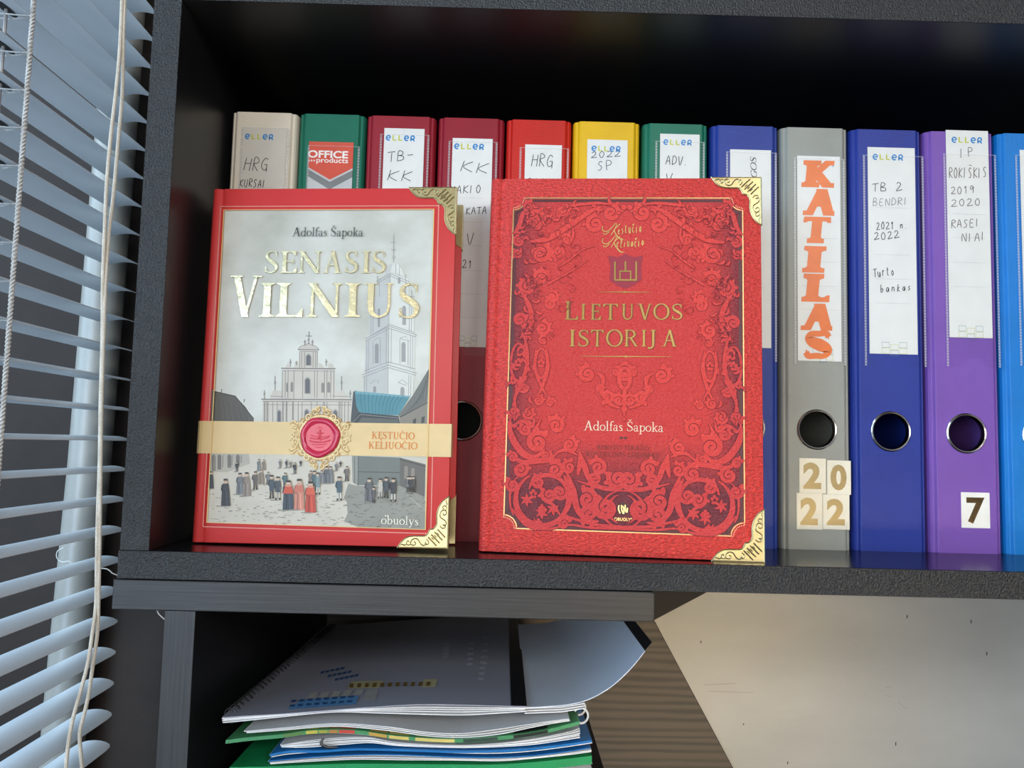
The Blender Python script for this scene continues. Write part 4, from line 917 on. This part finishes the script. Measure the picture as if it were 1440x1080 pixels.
mb.tube([(cx, ys, cz+4.3), (cx, ys-.2, cz+5)], [.9, .7], W2, 8); mb.build('seal_relief', seal, smooth=True)

# ------------------------------------------------------------------ right book: scroll ornament leather
RW, RH, RT = 183.8, 254.9, 41.0
F = Frame((-39.8, 29.0, .9), -5.22, 2.78, -.1)
LEA = m_leather()
rb = book(F, RW, RH, RT, LEA, 'thick bright red leather textured book with gold title and scroll ornament panel', 'book')
x0p, x1p = F(715.5, 510)[0], F(1045.5, 510)[0]; z1p, z0p = F(880, 278.8)[1], F(880, 748.5)[1]; rc = 8.6
def notched(d):
    a0, a1, b0, b1 = x0p+d, x1p-d, z0p+d, z1p-d; r = rc
    P = []
    for cxx, czz, s in ((x0p, z0p, 0), (x1p, z0p, 1), (x1p, z1p, 2), (x0p, z1p, 3)):
        a = {0: (90, 0), 1: (180, 90), 2: (270, 180), 3: (360, 270)}[s]; rr_ = r+d
        q = ell(cxx, czz, rr_, rr_, a[0], a[1], 8)
        P += [(min(max(x, a0), a1), min(max(z, b0), b1)) for x, z in q]
    return P
cxp, czp = (x0p+x1p)/2, (z0p+z1p)/2; hx, hz = (x1p-x0p)/2, (z1p-z0p)/2
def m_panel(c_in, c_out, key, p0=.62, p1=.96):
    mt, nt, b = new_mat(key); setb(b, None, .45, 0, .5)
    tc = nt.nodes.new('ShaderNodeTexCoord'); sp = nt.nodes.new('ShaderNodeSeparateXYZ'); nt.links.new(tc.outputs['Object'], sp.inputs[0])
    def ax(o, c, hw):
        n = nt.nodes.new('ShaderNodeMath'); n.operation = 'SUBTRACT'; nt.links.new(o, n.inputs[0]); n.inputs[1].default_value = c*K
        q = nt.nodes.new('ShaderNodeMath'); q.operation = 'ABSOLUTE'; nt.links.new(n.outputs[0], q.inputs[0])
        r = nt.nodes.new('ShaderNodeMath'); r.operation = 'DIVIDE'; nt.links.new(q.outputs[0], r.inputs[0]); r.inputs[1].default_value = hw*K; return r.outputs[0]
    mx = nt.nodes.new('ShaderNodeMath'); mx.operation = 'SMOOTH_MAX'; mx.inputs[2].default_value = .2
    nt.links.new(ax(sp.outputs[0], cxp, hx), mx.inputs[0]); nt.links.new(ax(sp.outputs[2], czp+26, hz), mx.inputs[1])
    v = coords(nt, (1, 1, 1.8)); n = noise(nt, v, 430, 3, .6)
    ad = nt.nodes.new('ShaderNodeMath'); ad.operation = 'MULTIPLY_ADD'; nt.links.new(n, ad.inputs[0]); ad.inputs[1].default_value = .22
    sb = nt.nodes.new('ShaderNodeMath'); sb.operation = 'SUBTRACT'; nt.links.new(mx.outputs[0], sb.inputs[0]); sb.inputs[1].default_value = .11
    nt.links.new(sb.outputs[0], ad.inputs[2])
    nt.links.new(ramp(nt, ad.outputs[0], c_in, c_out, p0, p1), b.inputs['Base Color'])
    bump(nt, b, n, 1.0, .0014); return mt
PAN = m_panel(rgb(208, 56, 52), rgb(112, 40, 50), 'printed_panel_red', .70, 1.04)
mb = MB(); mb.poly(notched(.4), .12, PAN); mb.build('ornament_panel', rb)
mb = MB(); GL = m_gold(.4, (0.50, 0.33, 0.16), 'goldline')
mb.ribbon(notched(0), .75, .42, GL, True); mb.build('gold_frame_line', rb)
mb = MB(); mb.ribbon(notched(1.9), 1.9, .2, paint(84, 34, 38, .45), True); mb.build('dark_frame_line', rb)
mb = MB(); q = notched(-1.6); dots(mb, q+[q[0]], 1.32, .33, .42, paint(232, 176, 140, .35)); mb.build('dotted_line', rb)
# scrolls: drawn for one half and mirrored
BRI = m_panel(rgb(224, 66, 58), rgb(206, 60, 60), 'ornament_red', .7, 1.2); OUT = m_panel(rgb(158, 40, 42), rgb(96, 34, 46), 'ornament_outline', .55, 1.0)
o1, o2 = MB(), MB()
o1.up = lambda h: (setattr(o1, 'lay', o1.lay+1), h+.0006*o1.lay)[1]
o2.up = lambda h: (setattr(o2, 'lay', o2.lay+1), h+.0006*o2.lay)[1]
def stroke(pts, wd):
    n = len(pts); W_ = list(np.interp(np.linspace(0, 1, n), np.linspace(0, 1, len(wd)), wd))
    for s in (0, 1):
        q = [((2*cxp-x) if s else x, z) for x, z in pts]
        o1.ribbon(q, [v+.75 for v in W_], .17, OUT); o2.ribbon(q, W_, .36, BRI)
def blob(x, z, r):
    for s in (0, 1):
        xx = (2*cxp-x) if s else x
        o1.disc(xx, z, r+.35, .17, OUT, 9); o2.disc(xx, z, r, .36, BRI, 9)
def fx(px, py):                     # left half of the panel as measured on the cover
    return F(px, py)
def scroll(px, py, r, a0, sg, wd=None, lobes=4, turns=1.6):
    c = fx(px, py); r *= .46; r *= 1.12; wd = wd or r*.54; lobes = 2 if py > 600 else 3
    p = spiral(c, r, a0, turns, sg, 30, .9); stroke(p, [wd*.9, wd, wd*.75, wd*.5]); blob(*p[-1], wd*.42)
    for k in range(lobes):
        a = a0+sg*(.3+k*.75); blob(c[0]+(r+wd*.45)*math.cos(a), c[1]+(r+wd*.45)*math.sin(a), wd*.42)
def stem_(pts, wd): stroke(cr([fx(a, b) for a, b in pts], 6), [v*1.3 for v in wd])
SCR = [(754, 309, 13, 2.2, -1), (761, 356, 12.5, 1.2, -1), (785, 354, 10, 2.6, 1), (760, 391, 11, .4, 1), (742, 403, 11, 2, 1), (837, 315, 12, 1.4, 1), (859, 299, 12, 2, -1), (791, 297, 9, .6, -1), (730, 339, 8, 1.6, 1), (728, 358, 7, 4, -1), (797, 337, 8, 3, -1), (744, 291, 8, 1, 1), (777, 417, 8, 2, -1),
       (775, 427, 9, .4, 1), (763, 462, 10, 1.6, -1), (731, 450, 10, 5, 1), (764, 479, 6, 1, 1), (757, 563, 7, 2, -1), (723, 579, 8, 3, 1), (742, 582, 8, 1, -1), (774, 566, 6, 0, 1), (737, 545, 8, 1.6, 1),
       (826, 526, 11, 1.4, 1), (870, 563, 8, 2.6, -1), (853, 557, 9, 4, 1), (843, 545, 6, 1, -1), (866, 523, 6, 2, -1),
       (782, 598, 11, 2.6, -1), (756, 622, 14, .6, 1), (801, 626, 10, 1.5, -1), (781, 661, 11, 2.3, -1), (772, 696, 10, 2.2, 1), (787, 692, 10, .6, -1), (757, 678, 9, 1, 1), (732, 660, 10, 1.2, -1), (721, 682, 9, 2, 1), (721, 643, 7, 3, -1),
       (826, 702, 13, 2.2, -1), (829, 722, 12, 5.2, -1), (852, 714, 15, 2, 1), (869, 674, 13, 2.4, 1), (841, 657, 11, 2.8, -1), (837, 674, 9, 4.8, -1), (800, 657, 9, 1, 1), (793, 736, 8, .2, 1), (739, 604, 8, 2, 1), (768, 640, 7, 1, -1)]
for s_ in SCR: scroll(*s_)
stroke(ell(*fx(762, 702), 17.2, 17.2, 118, 395, 40), [1.2, 3.6, 4.2, 3.0, 1.4])
stroke(ell(*fx(731, 700), 6.5, 14, 100, 235, 16), [.6, 1.6, .8])
for c, rx, ry in (((761, 511), 4.0, 10), ((729, 510), 5.0, 13), ((877, 532), 3.6, 7)): stroke(ell(*fx(*c), rx, ry, 60, 420, 30), [1.4, 1.9, 1.4])
for c in ((761, 511), (729, 510), (877, 530), (762, 716), (757, 736), (750, 695)):
    q = fx(*c)
    for a in range(5): blob(q[0]+1.6*math.cos(a*1.256+.3), q[1]+2.2*math.sin(a*1.256+.3), 1.15)
for p, wd in (([(716, 592), (720, 615), (735, 637), (752, 643), (766, 632)], [1, 3.4, 3.6, 2.6, 1]), ([(720, 640), (735, 650), (760, 648), (782, 648), (792, 662)], [1, 2.4, 2.8, 2.4, 1]), ([(797, 664), (806, 690), (812, 716), (826, 731), (842, 733)], [1, 3.4, 3, 2.2, .8]), ([(793, 668), (800, 688), (799, 710), (788, 730)], [.8, 3, 3, 1.6]),
              ([(815, 636), (822, 655), (828, 672), (842, 684), (862, 686)], [.8, 3, 2.6, 2, .8]), ([(815, 636), (815, 655), (812, 668)], [.8, 2.6, 1]), ([(876, 690), (850, 688), (824, 680), (812, 676)], [.8, 1.4, 1, .6]), ([(876, 741), (840, 738), (812, 731), (795, 725)], [1.2, 1.6, 1.4, .8]), ([(720, 715), (740, 738), (770, 744), (800, 738), (830, 742), (876, 744)], [.8, 1.6, 1.2, 1, 1.2, 1]),
              ([(736, 470), (741, 490), (741, 515), (733, 540), (724, 560), (726, 574)], [.8, 1.6, 1.8, 2, 1.6, .8]), ([(768, 490), (771, 515), (764, 540), (757, 556)], [.8, 1.6, 1.8, .8]), ([(754, 490), (752, 515), (758, 536), (768, 556)], [.8, 1.4, 1.6, .8]), ([(733, 410), (744, 430), (748, 452), (738, 470)], [.8, 2.6, 2.4, .8]), ([(770, 400), (784, 392), (806, 380), (826, 366)], [1, 1.2, .8, .4]),
              ([(745, 340), (770, 336), (800, 318), (830, 298), (846, 291)], [1, 3, 3, 2.2, .8]), ([(722, 330), (730, 318), (736, 300), (745, 291)], [.8, 2.6, 2.2, 1]), ([(800, 290), (815, 288), (840, 286), (860, 288)], [.8, 1.6, 1.4, .8]), ([(805, 320), (806, 332), (800, 345)], [.6, 1.6, .6]), ([(785, 376), (800, 366), (818, 352), (836, 346)], [.6, 1.2, .8, .4]),
              ([(843, 540), (846, 552), (858, 568), (872, 574)], [1, 2.2, 1.8, .8]), ([(840, 524), (848, 532), (846, 545)], [.8, 2.6, .8]), ([(877, 510), (870, 516), (862, 514)], [1.4, 1.4, .6]), ([(877, 548), (877, 560), (877, 585)], [1.4, 1.2, .6]), ([(720, 600), (735, 592), (748, 600), (752, 588)], [.6, 1.8, 1.8, .8]), ([(760, 590), (752, 605), (742, 615)], [.6, 2, .8]), ([(812, 640), (800, 634), (788, 634), (776, 644)], [.6, 1.8, 1.6, .6])):
    stem_(p, wd)
for c in ((762, 721), (741, 703), (752, 738), (778, 716)):
    q = fx(*c)
    for k in range(6):
        a = k*1.047+.4; stroke([(q[0]+l*math.cos(a+l*.06), q[1]+l*math.sin(a+l*.06)) for l in (0, 1.2, 2.6, 4.4)], [1.2, 2.0, 1.7, .4])
q = fx(876, 716)
stroke(ell(q[0], q[1], 9.5, 9.5, 110, 250, 16), [.6, 2, 2, .6]); stroke(ell(q[0], q[1], 13.5, 12, 105, 255, 16), [.6, 1.8, 1.8, .6])
stem_([(800, 694), (788, 674), (768, 668), (750, 676), (744, 688)], [.8, 2.0, 2.2, 1.8, .6]); stem_([(790, 728), (778, 710), (766, 706)], [.6, 1.6, .6])
for c, r in (((877, 511), 1.6), ((877, 575), 1.8), ((877, 590), 1.0), ((877, 292), 2.0), ((870, 300), 1.2)): blob(*fx(*c), r)
rf = random.Random(11)
for k in range(150):                       # small curling leaves filling the border band
    side = rf.random(); d = rf.uniform(4, 24)
    if side < .5: x, z = x0p+d*rf.uniform(.5, 1), z0p+rf.uniform(10, 2*hz-10)
    elif side < .75: x, z = x0p+rf.uniform(8, hx-4), z1p-d*.8
    else: x, z = x0p+rf.uniform(8, hx-12), z0p+4+d
    if x < x0p+3.5 or z > z1p-3.5 or z < czp-46 or (abs(x-cxp) < 36 and czp-60 < z < z1p-12): continue
    a = rf.uniform(0, 6.28); l_ = rf.uniform(3, 6); sg = rf.choice((-1, 1))
    q = [(x+l_*t*math.cos(a+sg*t*1.6), z+l_*t*math.sin(a+sg*t*1.6)) for t in np.linspace(0, 1, 8)]
    stroke(q, [.4, 1.7, 1.9, 1.2, .3])
for k in range(110):                       # thin engraved curls over the upper field
    x = cxp-rf.uniform(6, hx-6); z = rf.uniform(czp+10, z1p-6)
    if (cxp-x < 30 and z < z1p-10) or (cxp-x < 48 and z < czp+34): continue
    r_ = rf.uniform(1.6, 4.2); p = spiral((x, z), r_, rf.uniform(0, 6.28), rf.uniform(.5, 1.1), rf.choice((-1, 1)), 14)
    for s_ in (0, 1):
        o2.ribbon([((2*cxp-a) if s_ else a, b) for a, b in p], [.15, .5, .3], .38, OUT)
ol = o1.build('ornament_outline', rb); o2.build('ornament_scrolls', rb)
# lettering and marks
GT = m_gold(.38, (0.30, 0.20, 0.07), 'titlegold'); GE = paint(120, 60, 34, .4)
mb = MB()
L1 = [('L', 795, 813.5, 450, 424.5), ('I', 817, 824, 450, 428), ('E', 831, 845.5, 450, 428), ('T', 848, 869.5, 450, 428), ('U', 873, 893, 450, 428), ('V', 896, 917.5, 450, 428), ('O', 919, 941.5, 450, 427.5), ('S', 944.5, 960.5, 450, 428),
      ('I', 801, 809.5, 487.5, 464.5), ('S', 813, 829, 487.5, 464.5), ('T', 831, 849.5, 487.5, 464.5), ('O', 852.5, 876, 487.8, 464), ('R', 878.5, 897, 487.5, 464.5), ('I', 902.5, 909, 487.5, 464.5), ('J', 911, 924, 488, 464.5), ('A', 930.5, 952, 487.5, 464.5)]
for ch, x0, x1, yb, yt in L1: boxed(mb, ch, F(x0, yb), F(x1, yt), .45, GE, W=.19, T=.085, S=.08)
for ch, x0, x1, yb, yt in L1: boxed(mb, ch, F(x0-.4, yb-.3), F(x1-.4, yt-.3), .58, GT, W=.12, T=.05, S=.07)
for y, xa, xb in ((411, 841, 915), (501.5, 816, 944)): mb.ribbon(G((xa, y-.3), ((xa+xb)/2, y), (xb, y+.3)), [.2, .7, .2], .5, GT); mb.disc(*F((xa+xb)/2, y), 1.0, .5, GT, 4)
mb.build('title_lettering', rb, label='dull gold stamped title lettering')
mb = MB(); line_of(mb, 'Adolfas Šapoka', F(820.5, 605), F(932.5, 607.5), 6.2, .45, ink(246, 222, 204), .05, W=.12, T=.05); mb.build('author_lettering', rb)
mb = MB(); EN = paint(124, 40, 36, .5)
line_of(mb, 'RIBOTO TIRAŽO', F(839.5, 632), F(912, 634), 3.1, .45, EN, .12, W=.16, T=.08); line_of(mb, 'KOLEKCINIS LEIDIMAS', F(824, 641.5), F(926, 644), 3.3, .45, EN, .12, W=.16, T=.08)
DKI = paint(60, 24, 22, .4)
for s in (-1, 1): c = F(876.5+s*3, 616); mb.poly([(c[0]-1.4, c[1]), (c[0], c[1]+.9), (c[0]+1.4, c[1]), (c[0], c[1]-.9)], .45, DKI)
mb.build('edition_lettering', rb)
mb = MB(); mb.poly(G((855.5, 359.5), (868, 362), (875, 359.5), (879.5, 356.5), (884, 359.5), (892, 362), (904, 359.5), (901.5, 375), (902.5, 394), (890, 402), (879.7, 406), (868, 402), (857, 394), (858.5, 375)), .40, paint(152, 38, 56, .5))
for p in ([(865, 368.5), (865, 394.3)], [(865, 394.3), (895.5, 394.3)], [(894.8, 368.5), (894.8, 394.3)], [(879.7, 368.3), (879.7, 381)], [(872, 394.3), (872, 382), (887, 382), (887, 394.3)]): mb.ribbon(G(*p), 1.45, .5, GE); mb.ribbon([(a-.15, b+.15) for a, b in G(*p)], 1.0, .62, GT)
mb.build('shield_emblem', rb)
mb = MB(); GS = m_gold(.3, (0.66, 0.46, 0.18), 'scriptgold')
for y in (0, 17.5):
    for p, wd in (([(849, 318), (848, 323), (853, 326), (860, 322), (866, 315), (868, 317), (862, 328), (860, 331)], [.5, .7, .5, .5]), ([(873, 315), (866, 322), (865, 325), (868, 331), (874, 337), (878, 337)], [.6, .5, .8, .9, .4]), ([(849, 328), (852, 330), (858, 326)], .6)):
        mb.ribbon(cr(G(*[(a-1, b+y) for a, b in p]), 5), wd if isinstance(wd, float) else wd, .45, GS)
scrawl(mb, 'estučio', F(869, 330), F(903, 326), 6.2, .55, .45, GS, .3, 3); scrawl(mb, 'eliuočio', F(867, 348), F(906, 346), 6.2, .55, .45, GS, .3, 5); mb.build('script_lettering', rb)
mb = MB(); c = F(876, 716)
mb.disc(c[0], c[1], 4.0, .42, DKI, 18, 4.1); mb.poly([(c[0]-.6, c[1]+4), (c[0]+1.8, c[1]+5.6), (c[0]+.4, c[1]+3.6)], .45, DKI)
for p in ([(-2.6, 2.4), (-2.9, 0), (-1.8, -2.8)], [(-1, 2.6), (-.8, -.5), (.4, -2.8), (.6, 0), (-.2, 2)], [(1.4, 2.8), (1.6, -.6), (2.6, -1.8), (2.9, 1)]): mb.ribbon(cr([(c[0]+a, c[1]+b) for a, b in p], 5), .75, .5, GS)
font_mesh(mb, 'OBUOLYS', F(864, 732), F(889, 732)[0]-F(864, 732)[0], 2.0, .5, GS)
mb.build('publisher_emblem', rb)

# ================================================================== PAPER STACK IN THE LOW CABINET
SHW = paint(232, 232, 232, .55, .3, .02); SHG = paint(196, 198, 200, .55, .3, .03)
def front_curve(pts, Y):
    q = [at_y(a, b, Y) for a, b in pts]; return [p[0] for p in q], [p[2] for p in q]
def heap(name, label, cat, up, lo, Y, depth, n, top_mat, sheet=SHW, back=-8.0, t_=.45, group='papers stacked in the low cabinet', top_thick=.5, x0=None, x1=None):
    """bowed sheets lying on one another, measured along their front edges"""
    t = thing(name, label, cat, group)
    ux, uz = front_curve(up, Y); lx, lz = front_curve(lo, Y)
    a = max(min(ux), min(lx)) if x0 is None else x0; b = min(max(ux), max(lx)) if x1 is None else x1
    X = np.linspace(a, b, 40)
    cu = np.array(cr(list(zip(ux, uz)), 6)); cl = np.array(cr(list(zip(lx, lz)), 6))
    U = np.interp(X, cu[:, 0], cu[:, 1]); L_ = np.interp(X, cl[:, 0], cl[:, 1]); L_ = np.maximum(np.minimum(L_, U-t_), -169.0)
    r = random.Random(len(label))
    mb = MB()
    for k in range(n):
        f = (k+.5)/n; Z = U+(L_-U)*f; off = r.uniform(-1.5, 1.5); ya = Y+r.uniform(-1.0, 1.0)
        dx = r.uniform(-1, 1)
        rows = [[(x+dx, y, z+back*(y-Y)/depth) for x, z in zip(X, Z)] for y in (ya, ya+depth*.35, ya+depth)]
        mb.grid(rows, sheet, (0, 0, -t_))
    mb.build('pages', t, smooth=False)
    mb = MB(); rows = [[(x, y, z+back*(y-Y)/depth) for x, z in zip(X, U)] for y in (Y-1.2, Y+depth*.35, Y+depth)]
    mb.grid(rows, top_mat, (0, 0, -top_thick)); mb.build('top_cover', t)
    return t, X, U
Yf = 14.0
UP1 = [(312, 1008), (340, 1006), (400, 1002.5), (460, 998), (520, 993.5), (590, 989.5), (640, 990), (700, 991.5), (740, 992.5)]
LO1 = [(313, 1016), (345, 1013), (400, 1007), (470, 1000.5), (540, 1003), (640, 1006), (700, 1003), (740, 1000)]
COV = paint(158, 160, 174, .32, .5, .03, 'notebook_cover')
t, X, U = heap('spiral_notebook', 'spiral bound report with blue and yellow blocks printed on its cover, on top', 'notebook', UP1, LO1, Yf, 288, 5, COV, back=-8)
zof = lambda x, y: float(np.interp(x, X, U))-8*(y-Yf)/288
def on_cover(px, py):
    z = -95
    for _ in range(5):
        p = at_z(px, py, z); z = zof(p[0], p[1])
    return (p[0], p[1], z+.35)
def patch(mb, pts, mt, dz=0):
    q = [on_cover(a, b) for a, b in pts]; mb.add([(x, y, z+dz) for x, y, z in q], [tuple(range(len(q)))], mt)
mb = MB()
BL, BD, YE, BRN, GYP = paint(96, 150, 200, .4), paint(54, 92, 140, .4), paint(188, 180, 140, .4), paint(120, 96, 44, .4), paint(176, 176, 168, .4)
patch(mb, [(404, 998), (500, 991), (505, 979), (425, 985)], BL)
for k in range(8):
    for j in range(2):
        x = 410+k*11.5+j*2; y = 993-k*.85-j*6.5; patch(mb, [(x-3, y+2), (x+4, y+1.6), (x+5, y-1.6), (x-2, y-1.2)], BD, .12)
patch(mb, [(488, 969), (612, 967), (615, 955.5), (494, 959)], YE)
for k in range(11):
    x = 494+k*10.8; y = 965-k*.25; patch(mb, [(x-3, y+2.6), (x+2.4, y+2.6), (x+3.4, y-3), (x-1.6, y-3)], BRN, .12)
for k in range(5): patch(mb, [(432+k*16, 983-k*1.2), (444+k*16, 982-k*1.2), (448+k*16, 974-k*1), (437+k*16, 975-k*1)], GYP)
for k in range(6): patch(mb, [(510+k*.8, 986-k*2.6), (527+k*.8, 985.4-k*2.6), (528+k*.8, 983.6-k*2.6), (511+k*.8, 984.2-k*2.6)], GYP)
for k in range(5):
    for j in range(3): x = 470+k*7-j*10; y = 958-j*5-k*1.4; patch(mb, [(x, y), (x+5, y-.6), (x+7, y-4), (x+2, y-3.4)], BD)
mb.build('printed_blocks', t)
mb = MB(); TX = paint(188, 190, 200, .4)
for (x0, y0, x1, y1) in ((672, 957, 684, 918), (656, 936, 665, 900), (622, 926, 632, 904), (677, 935, 683, 890)):
    for k in range(5):
        f = k/5; xa = x0+(x1-x0)*f*.35; ya = y0+(y1-y0)*f; patch(mb, [(xa, ya), (xa+8, ya), (xa+8.5, ya-3), (xa+.6, ya-3)], TX)
mb.build('printed_text', t)
mb = MB(); BLK = paint(22, 24, 28, .35, .5); xe = X[-1]
rows = [[(x, y, zof(min(x, xe), y)+.5) for x in (xe-9.5, xe-4, xe+.4)] for y in (Yf-1.5, Yf+288)]; mb.grid(rows, BLK, (0, 0, -.3)); mb.build('tape_spine', t, label='black taped right edge')
mb = MB(); xs = X[0]; DKW = m_plain('black_wire', (0.06, 0.06, 0.065), .3, .6)
pts = []
for k in range(36*14):
    a = 2*PI*k/14; y = Yf+6+(281)*k/(36*14); pts.append((xs+2+4.6*math.cos(a)+.02*(y-Yf), y, zof(xs, y)-2.2+5.2*math.sin(a)))
mb.tube(pts, .55, DKW, 5); mb.build('spiral_binding', t, smooth=True)
# second report whose cover curls up to the right
Y2 = Yf+2; prof = [(738, 993), (760, 992.5), (800, 989), (830, 981), (858, 965), (880, 946), (897, 927), (907, 914), (917, 902)]
px_, pz_ = front_curve(prof, Y2); q = cr(list(zip(px_, pz_)), 6)
t = thing('taped_report', 'pale report cover curling up at the right with a black taped edge', 'report', 'papers stacked in the low cabinet')
mb = MB(); SILK = paint(206, 214, 226, .38, .5, .02)
NQ = len(q); last = NQ-7
rows = [[(x, y, z-.5-4*(y-Y2)/250) for x, z in q] for y in (Y2, Y2+60, Y2+250)]
mb.grid([r[:last+1] for r in rows], SILK, (0.1, 0, -.5)); mb.build('curled_cover', t, smooth=True)
mb = MB(); mb.grid([r[last:] for r in rows], BLK, (0.15, 0, -.6)); mb.build('tape_spine', t, smooth=True, label='black taped right edge')
mb = MB()
for k in range(3):
    dz = -1.2-1.5*k; z_ = [at_y(a, b, Y2)[2] for a, b in ((738, 993), (790, 991), (822, 986))]; x_ = [at_y(a, b, Y2)[0] for a, b in ((738, 993), (790, 991), (822, 986))]
    mb.grid([[(x, y, z+dz-4*(y-Y2)/250) for x, z in zip(x_, z_)] for y in (Y2, Y2+250)], SHW, (0, 0, -.5))
mb.build('pages', t)
mb = MB(); WP = paint(224, 226, 228, .3, .5)
c0 = at_y(820, 996, Yf+6)
for k in range(14): mb.tube([(c0[0]+4.6*math.cos(a)-1, c0[1]+3+k*17+a*.35, c0[2]-5.5-k*.5+4.6*math.sin(a)) for a in np.linspace(-2.4, 2.6, 12)], .7, WP, 6)
mb.build('comb_binding', t, smooth=True, label='white plastic comb binding')
# lower documents
GRN = paint(70, 140, 92, .4, .4); BLU = paint(20, 110, 176, .35, .4); GRN2 = paint(26, 142, 84, .4, .4); GRYP = paint(176, 178, 180, .5)
UP2 = [(345, 1027), (400, 1022), (470, 1016), (540, 1020), (600, 1028), (650, 1030), (700, 1024), (740, 1018), (780, 1012), (800, 1009.5)]
LO2 = [(345, 1031), (400, 1027), (470, 1022), (540, 1028), (600, 1036), (650, 1038), (700, 1034), (740, 1025), (780, 1017), (800, 1014)]
heap('document', 'white loose sheets sagging between the spiral report and the green brochure', 'document', UP2, LO2, Yf-1.5, 270, 3, SHG)
UP3 = [(318, 1040), (350, 1036), (400, 1031.5), (440, 1026), (500, 1026), (560, 1034), (640, 1038.5), (700, 1035), (750, 1029), (790, 1020), (815, 1013)]
LO3 = [(318, 1045), (350, 1042), (400, 1038), (440, 1033), (500, 1034), (560, 1041), (640, 1044), (700, 1040), (750, 1035), (790, 1025), (828, 1017)]
t, X, U = heap('brochure', 'green brochure with yellow and red blocks showing along its front edge', 'brochure', UP3, LO3, Yf-2, 280, 2, GRN, top_thick=2.2)
mb = MB()
def edge_patch(x0, x1, mt, zt=-.1, zb=-2.0):
    for a in np.arange(x0, x1, 4.0):
        b = min(a+4.0, x1); pa, pb = at_y(a, 1030, Yf), at_y(b, 1030, Yf)
        za, zb_ = float(np.interp(pa[0], X, U)), float(np.interp(pb[0], X, U)); y = Yf-2-1.2-.1
        mb.add([(pa[0], y, za+zb), (pb[0], y, zb_+zb), (pb[0], y, zb_+zt), (pa[0], y, za+zt), (pb[0], y+9, zb_+.08), (pa[0], y+9, za+.08)], [(0, 1, 2, 3), (3, 2, 4, 5)], mt)
for a, b, c in ((432, 448, (188, 176, 70)), (450, 462, (150, 150, 60)), (464, 476, (170, 120, 60)), (478, 500, (196, 70, 60)), (520, 545, (190, 150, 70)), (548, 576, (200, 180, 100)), (585, 640, (206, 190, 110)), (652, 700, (46, 66, 60)), (722, 770, (24, 34, 32)), (400, 428, (92, 130, 70))): edge_patch(a, b, paint(*c, .4))
mb.build('printed_blocks', t)
UP4 = [(395, 1047), (430, 1041), (480, 1036), (520, 1036), (560, 1043), (640, 1047), (700, 1044), (750, 1038), (800, 1028), (815, 1023)]
LO4 = [(395, 1050), (430, 1051), (480, 1047.5), (520, 1044.5), (560, 1048.5), (640, 1051), (700, 1050), (750, 1047), (800, 1040), (815, 1038)]
heap('document', 'thick pad of white sheets just under the green brochure', 'document', UP4, LO4, Yf+1, 270, 5, SHG)
mb = MB(); b0 = at_y(455, 1038, Yf-1); mb.tube(cr([(b0[0], b0[1], b0[2]), (b0[0]-1, b0[1]-1, b0[2]-3), (b0[0]+3, b0[1]-1, b0[2]-5), (b0[0]+9, b0[1], b0[2]-5.2)], 5), [.5, .9, .9, .4], BLK, 6)
tag(mb.build('binder_clip', smooth=True), 'small black wire clip on the white pad in the stack', 'clip')
UP5 = [(380, 1060), (405, 1055), (450, 1054.5), (500, 1051.5), (560, 1052.5), (640, 1055), (700, 1054), (750, 1051), (800, 1045), (832, 1040)]
LO5 = [(380, 1066), (405, 1062), (450, 1058), (500, 1055.5), (560, 1056.5), (640, 1060), (700, 1061), (750, 1057.5), (800, 1051), (832, 1046)]
heap('booklet', 'blue covered booklet directly below the thick white pad', 'booklet', UP5, LO5, Yf-1, 275, 2, BLU, top_thick=1.3)
UP6 = [(378, 1069), (430, 1064), (500, 1060), (560, 1060), (640, 1063), (700, 1063.5), (750, 1061), (800, 1055), (830, 1050)]
LO6 = [(378, 1075), (430, 1072), (500, 1069), (560, 1070), (640, 1070), (700, 1071), (750, 1067), (800, 1062), (830, 1058)]
heap('booklet', 'second blue edged booklet with white pages, lowest of the booklets', 'booklet', UP6, LO6, Yf, 275, 3, BLU, top_thick=.6)
UP7 = [(318, 1078), (380, 1077), (430, 1075), (500, 1073), (640, 1074), (700, 1074), (760, 1070), (832, 1062)]
LO7 = [(318, 1190), (500, 1190), (640, 1190), (832, 1190)]
heap('folder', 'green cardboard folder at the bottom of the paper stack', 'folder', UP7, LO7, Yf+1, 285, 14, GRN2, top_thick=5)
